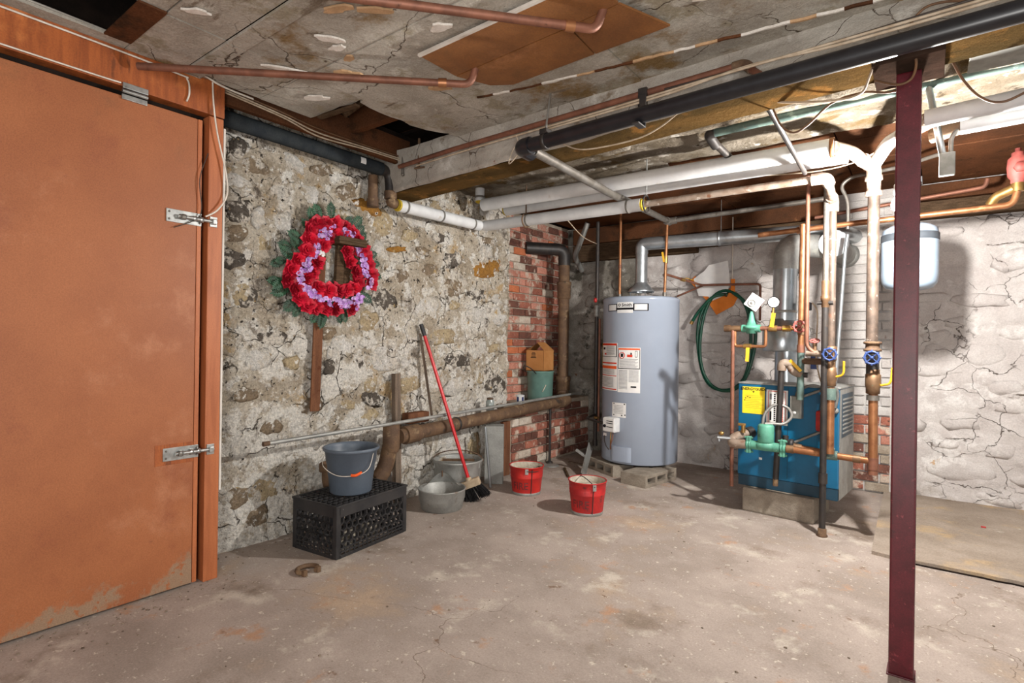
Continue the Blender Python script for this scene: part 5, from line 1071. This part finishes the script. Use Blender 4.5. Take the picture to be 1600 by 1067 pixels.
# ---- red fire pails
def pail(label, c, rb, rt, h, tone, rotw, bail, group='red fire pails'):
    c = Vector(c); t = thing('fire_pail', label, 'pail', c, group)
    R_ = lambda z: rb + (rt - rb) * z / h
    obj('body', MB().lathe([(0, .006), (rb - .004, .006), (rb - .004, 0), (rb, 0), (R_(.02), .02), (R_(h * .60), h * .60), (R_(h * .62) + .003, h * .62), (R_(h * .64), h * .64), (R_(h * .70) + .003, h * .72), (R_(h * .74), h * .74), (rt - .001, h - .006), (rt + .003, h - .004), (rt + .003, h + .002), (rt - .003, h + .001), (R_(h * .7) - .004, h * .7), (rb - .006, .012), (0, .012)], c, 40), tone, t)
    obj('base_hoop', MB().lathe([(rb + .001, .0), (rb + .003, .002), (R_(.016) + .002, .016), (R_(.02), .02)], c, 40), m_galvd, t)
    ash = obj('ash_fill', MB().lathe([(0, h * .84), (R_(h * .75) * .5, h * .82), (R_(h * .78) - .007, h * .78)], c, 24), m_ash, t)
    obj('inner_wall', MB().lathe([(R_(h * .5) - .0075, h * .5), (rt - .0055, h - .002)], c, 40), m_ash, t)
    la = rotw
    for s in (0, PI):
        d_ = Vector((math.cos(la + s), math.sin(la + s), 0)); obj('ear', MB().box((-.004, -.012, -.02), (.004, .012, .02), .002, Matrix.Translation(c + d_ * (R_(h * .88) + .004) + Vector((0, 0, h * .88))) @ Matrix.Rotation(la + s, 4, 'Z')), m_galvd, t)
    d_ = Vector((math.cos(la), math.sin(la), 0)); q_ = Vector((-d_.y, d_.x, 0))
    obj('bail_handle', MB().spline([c + d_ * (rt + .006) * math.cos(a) + (q_ * bail[0] + Vector((0, 0, bail[1]))) * math.sin(a) + Vector((0, 0, h * .9)) for a in [PI * i / 12 for i in range(13)]], .0032, 6, 2), m_blackm, t)
    ca = math.atan2(-c.y, -c.x) if True else 0
    ta = math.atan2(0 - c.y, 0 - c.x) - .42
    def mp(x, y): z = h * .34 + y; a = ta + x / (rb + .02); return c + Vector((math.cos(a), math.sin(a), 0)) * (R_(z) + .0012) + Vector((0, 0, z))
    obj('lettering', text_mb('FIRE', .075, mp, .001), M('worn_lettering', (92, 40, 40), (140, 40, 38), 40, .6) if 'worn_lettering' not in bpy.data.materials else bpy.data.materials['worn_lettering'], t)
    obj('side_seam', MB().bar(c + Vector((math.cos(ta + .75), math.sin(ta + .75), 0)) * (rb + .001) + Vector((0, 0, .015)), c + Vector((math.cos(ta + .75), math.sin(ta + .75), 0)) * (rt + .001) + Vector((0, 0, h - .01)), .008, .004, (0, 0, 1)), m_blackm, t)
pail('scuffed red fire pail standing alone in the middle of the floor', (-1.83, 3.29, 0), .104, .128, .222, m_redpail2, 2.45, (.02, .035))
pail('bright red fire pail near the concrete slab and brick pier', (-2.43, 3.42, 0), .106, .13, .212, m_redpail, 2.2, (-.115, -.01))
# ---- broom
t = thing('broom', 'broom with red handle leaning against the drain pipe', 'broom', (-2.61, 2.97, 0))
h0, h1 = Vector((-2.945, 2.795, 1.262)), Vector((-2.612, 2.968, .143)); dh = (h1 - h0).normalized()
obj('handle', MB().tube([h0, h1], .0125, 12), m_redh, t); obj('grip', MB().tube([h0 - dh * .005, h0 + dh * .085], .0155, 12), m_black, t)
hx = Vector((.80, .45, .38)).normalized(); hy = Vector((-.6, .8, 0)); hz = hx.cross(hy).normalized(); hy = hz.cross(hx)
HM = Matrix((hx, hy, hz)).transposed().to_4x4(); HM.translation = h1
obj('head_block', MB().box((-.07, -.025, -.045), (.075, .025, .01), .008, HM), m_broomh, t)
obj('ferrule', MB().tube([h1 - dh * .03, h1 + dh * .02], .02, 12, r1=.026), m_broomh, t)
mb = MB(); r_ = random.Random(4)
for i in range(190):
    u, v = r_.uniform(-.066, .072), r_.uniform(-.022, .022); a = HM @ Vector((u, v, -.04)); b = HM @ Vector((u * 1.35 + .012 + r_.uniform(-.006, .006), v * 1.6 + r_.uniform(-.006, .006), -.135 + r_.uniform(-.012, .008)))
    if b.z < .002: b.z = .002
    mb.tube([a, b], .0022, 4, cap=False)
obj('bristles', mb, m_bristle, t, kind='stuff')
# ---- things on the ledge over the bricks
PC = Vector((-3.0, 4.43, .577))
t = thing('enamel_pot', 'teal enamel pot standing on the brick ledge', 'pot', PC)
obj('pot', MB().lathe([(0, 0), (.112, 0), (.12, .008), (.128, .28), (.136, .284), (.137, .292), (.13, .294), (.124, .282), (.11, .012), (0, .012)], PC, 40), m_tealpot, t)
obj('bail_handle', MB().spline([PC + Vector(p) for p in ((.04, -.13, .27), (.03, -.20, .32), (.0, -.245, .345), (-.06, -.20, .33), (-.09, -.12, .28))], .005, 6, 6), m_blackm, t)
obj('side_lug', MB().bar(PC + Vector((.09, -.092, .10)), PC + Vector((.112, -.068, .165)), .012, .008), m_ash, t)
XM = Matrix.Translation((PC.x - .02, PC.y + .02, PC.z + .296)) @ Matrix.Rotation(math.radians(4), 4, 'Z')
t = thing('cardboard_box', 'open brown cardboard carton resting on top of the teal pot', 'box', (PC.x - .02, PC.y + .02, PC.z + .296))
bx = MB(); s = .098; H_ = .195
bx.box((-s, -s, 0), (s, s, .004), 0, XM).box((-s, -s, 0), (-s + .004, s, H_), 0, XM).box((s - .004, -s, 0), (s, s, H_), 0, XM).box((-s, -s, 0), (s, -s + .004, H_), 0, XM).box((-s, s - .004, 0), (s, s, H_), 0, XM)
obj('carton', bx, m_card, t)
obj('flap', MB().add([XM @ Vector(p) for p in ((s, -s, H_), (s, s, H_), (.01, s * .8, H_ + .075), (.01, -s * .8, H_ + .075))], [(0, 1, 2, 3)]).add([XM @ Vector(p) for p in ((s + .002, -s, H_), (s + .002, s, H_), (.012, s * .8, H_ + .078), (.012, -s * .8, H_ + .078))], [(3, 2, 1, 0)]), m_card, t)
obj('flap', MB().add([XM @ Vector(p) for p in ((-s, -s, H_), (-s, s, H_), (-.01, s * .7, H_ + .07), (-.01, -s * .3, H_ + .07))], [(3, 2, 1, 0)]), m_card, t)
for i, (wd, z) in enumerate(((.035, .17), (.045, .158), (.045, .146), (.05, .134), (.06, .122))): obj('printed_line', MB().box((-.015 - wd / 2, -s - .001, z), (-.015 + wd / 2, -s + .0005, z + .006), 0, XM), m_ink, t)
t = thing('small_can', 'small white tin can with dark blue print on the brick ledge', 'can', (-2.965, 4.06, .577))
obj('tin', MB().lathe([(0, 0), (.036, 0), (.037, .003), (.037, .082), (.038, .085), (.034, .086), (.034, .01), (0, .01)], (-2.965, 4.06, .577), 28), m_can, t)
for a in (-1.9, -.6, .6): obj('blue_print', MB().lathe([(.0376, .02), (.0376, .07)], (-2.965, 4.06, .577), 6, arc=(a, a + .55)), m_canb, t)
t = thing('glass_jar', 'small grey glass jar resting on the drain pipe by the wall', 'jar', (-2.87, 3.50, .59))
obj('jar', MB().lathe([(0, 0), (.03, 0), (.034, .006), (.034, .07), (.024, .085), (.024, .095), (.02, .095), (.02, .085), (.03, .07), (.03, .008), (0, .008)], (-2.865, 3.50, .585), 24), m_glassm, t)
obj('jar_lid', MB().lathe([(0, .10), (.026, .10), (.026, .086), (.024, .086)], (-2.865, 3.50, .585), 20), m_rust, t)
obj('small_stone', MB().ball((-2.87, 3.64, .605), .032, 2, (1, 1.2, .8), .4), m_st['b'], None, 'small brown stone lying on the drain pipe beside the glass jar', 'stone')
# ---- small stuff on the floor
pts = [Vector((-2.43 + .045 * math.cos(a), 1.565 + .05 * math.sin(a), .012)) for a in [(.4 + i * 4.9 / 14) for i in range(15)]]
obj('pipe_clamp', MB().tube(pts, .012, 8).box((-2.40, 1.585, 0), (-2.375, 1.605, .03), .003).box((-2.405, 1.515, 0), (-2.38, 1.535, .03), .003), m_rust, None, 'rusty horseshoe shaped clamp lying on the floor before the crate', 'clamp')
obj('metal_disc', MB().lathe([(0, .012), (.05, .012), (.06, .008), (.075, .008), (.078, .003), (.075, 0), (0, 0)], (-2.78, 4.30, 0), 28), m_galvd, None, 'round grey metal lid lying on the floor by the brick pier', 'lid')
obj('wood_strip', MB().bar((-2.62, 4.28, .008), (-2.42, 4.02, .008), .02, .012), m_oldwood, None, 'thin dark wood strip lying on the floor left of the water heater', 'wood strip')
obj('wood_strip', MB().bar((-2.72, 4.52, .008), (-2.50, 4.50, .008), .03, .012), m_greyw, None, 'pale wood strip lying in the dirt by the back corner', 'wood strip')
obj('red_scrap', MB().box((.28, 4.55, .02), (.305, 4.572, .028), .003), m_redw, None, 'tiny red scrap lying on the raised slab by the back wall', 'scrap')
mb = MB(); r_ = random.Random(9)
for i in range(420):
    k = r_.random()
    if k < .34: x, y = r_.uniform(-2.98, -2.35), r_.uniform(4.1, 5.15)
    elif k < .58: x, y = -2.69 + abs(r_.gauss(0, .10)), r_.uniform(.2, 1.35)
    elif k < .72: x, y = -2.94 + abs(r_.gauss(0, .08)), r_.uniform(1.3, 2.3)
    else: x, y = r_.uniform(-2.6, .6), r_.uniform(.6, 4.2)
    s = r_.uniform(.002, .006) if k < .72 else r_.uniform(.002, .006)
    if x > -.25 and y > 3.6: continue
    mb.ball((x, y, s * .3), s, 1, (1.3, 1, .6), .5, seed=i)
obj('floor_debris', mb, m_debris, None, 'small crumbs of plaster and dirt scattered on the floor', 'debris', kind='stuff')

# ================================================================== CABLES
def cable(label, pts, r, mat, n=8): return obj('cable', MB().spline(pts, r, 6, n), mat, None, label, 'cable')
cable('white cable along the very top of the orange header', [(-2.675, -2.0, 2.395), (-2.675, .45, 2.392), (-2.675, 1.05, 2.372), (-2.69, 1.24, 2.345), (-2.74, 1.42, 2.36)], .005, m_cablew)
cable('pale cable stapled along the header that curls down at its end', [(-2.692, -2.0, 2.345), (-2.692, .46, 2.338), (-2.692, 1.03, 2.329), (-2.692, 1.09, 2.318), (-2.692, 1.10, 2.26), (-2.692, 1.089, 2.218)], .004, m_cablew)
cable('thin pale cable along the lower edge of the orange header', [(-2.692, -2.0, 2.204), (-2.692, .46, 2.203), (-2.692, .835, 2.205)], .0035, m_cablew)
cable('white cable hanging down the end of the door frame', [(-2.69, 1.20, 2.345), (-2.68, 1.202, 2.235), (-2.68, 1.221, 2.106), (-2.68, 1.262, 1.935), (-2.68, 1.268, 1.83), (-2.68, 1.226, 1.751), (-2.685, 1.175, 1.711)], .004, m_cablew)
cable('thin brown wire dangling over the upper door bolt', [(-2.695, 1.186, 2.009), (-2.695, 1.151, 1.88), (-2.695, 1.161, 1.749), (-2.69, 1.134, 1.69), (-2.70, 1.046, 1.64)], .002, m_cabled)
for i, (dz, dx, lb) in enumerate(((.0, 0, 'topmost beige cable above the black foam pipe'), (-.016, .006, 'second beige cable above the black foam pipe'), (-.03, .012, 'lowest beige cable sagging above the black foam pipe'))):
    cable(lb, [(-2.755 + dx, 1.25, 2.375 + dz), (-2.755 + dx, 1.58, 2.352 + dz), (-2.755 + dx, 1.80, 2.335 + dz * 1.6), (-2.755 + dx, 2.1, 2.335 + dz), (-2.755 + dx, 2.45, 2.345 + dz)], .0045, m_cable if i else m_cableb)
cable('beige cable following the rusty conduit along the beam', [(-2.55, 2.36, 2.235), (-1.9, 2.285, 2.218), (-1.2, 2.235, 2.205), (-.6, 2.19, 2.20), (.2, 2.145, 2.19), (1.2, 2.07, 2.185), (2.6, 1.97, 2.18)], .005, m_cable)
cable('second beige cable just above the black drain pipe', [(-1.5, 2.26, 2.20), (-.9, 2.21, 2.19), (-.55, 2.19, 2.205), (-.2, 2.165, 2.18), (.5, 2.12, 2.175), (2.6, 1.97, 2.165)], .005, m_cable)
cable('dark cable lying along the beam above the black drain pipe', [(-.9, 2.235, 2.225), (-.3, 2.19, 2.205), (.4, 2.14, 2.205), (2.6, 2.0, 2.20)], .0045, m_cabled)
cable('brown cable sagging in a deep loop left of the column', [(-.538, 2.48, 2.2), (-.533, 2.49, 2.158), (-.50, 2.5, 2.07), (-.451, 2.5, 2.027), (-.399, 2.5, 2.047), (-.314, 2.49, 2.11), (-.207, 2.49, 2.125), (-.106, 2.48, 2.10), (.035, 2.5, 2.15)], .0045, m_cableb)
cable('tan cable drooping from the strut to the column plate', [(-.529, 2.42, 2.15), (-.458, 2.42, 2.125), (-.302, 2.40, 2.085), (-.209, 2.38, 2.08), (-.175, 2.30, 2.10), (-.15, 2.22, 2.13), (-.122, 2.2, 2.17)], .0045, m_cable)
cable('brown cable looped around in front of the column top', [(-.105, 2.20, 2.165), (-.07, 2.22, 2.155), (-.042, 2.26, 2.11), (-.052, 2.30, 2.065), (-.092, 2.31, 2.055), (-.16, 2.33, 2.095)], .0045, m_cableb)
cable('dark brown cable hanging in an arc right of the column', [(.062, 2.58, 2.2), (.093, 2.6, 2.133), (.138, 2.6, 2.062), (.191, 2.6, 2.026), (.258, 2.6, 2.042), (.4, 2.6, 2.12)], .0045, m_cableb)
cable('thin pale cable sagging under the beam beside the black pipe', [(-1.42, 2.27, 2.11), (-1.332, 2.28, 2.07), (-1.196, 2.3, 2.065), (-1.037, 2.3, 2.07), (-.934, 2.29, 2.095), (-.835, 2.25, 2.125)], .0035, m_cable)
cable('brown cable bulging off the beam above the black pipe', [(-.06, 2.215, 2.205), (-.02, 2.20, 2.24), (.038, 2.19, 2.235), (.11, 2.17, 2.20)], .004, m_cableb)
cable('frayed wires dangling where the black pipe turns', [(-1.67, 2.22, 2.19), (-1.633, 2.2, 2.105), (-1.66, 2.19, 2.06), (-1.70, 2.2, 2.05), (-1.69, 2.22, 2.12), (-1.64, 2.22, 2.17)], .0025, m_cable)
cable('thin grey cable crossing from the white pipe to the back corner', [(-2.1, 3.42, 2.04), (-2.3, 4.0, 2.03), (-2.55, 4.7, 2.10)], .004, m_cable)
cable('beige cable stretched across the far ceiling behind the white pipes', [(-.95, 3.75, 2.24), (-.55, 3.7, 2.19), (-.3, 3.6, 2.19), (-.1, 3.4, 2.24)], .004, m_cable)
P('hanger_pipe', 'short iron pipe stub hanging down from the ceiling hole', 'pipe', [('tube', T_([(-2.57, 2.40, 2.42), (-2.57, 2.40, 2.235)], .0085, 8), m_rust), ('cross_bar', T_([(-2.60, 2.39, 2.235), (-2.52, 2.40, 2.232)], .006, 6), m_rust)])
P('hanger_pipe', 'thin iron stub beside the wall end of the beam', 'pipe', [('tube', T_([(-2.72, 2.40, 2.36), (-2.72, 2.40, 2.22)], .0085, 8), m_steel), ('foot', MB().ball((-2.72, 2.40, 2.22), .013, 1), m_steel)])

obj('metal_cover_plate', MB().box((.11, 2.50, 2.205), (.62, 2.74, 2.215), .002).box((.12, 2.51, 2.215), (.61, 2.73, 2.345), .002), m_ebox, None, 'flat grey metal cover under the ceiling at the upper right corner', 'cover plate')
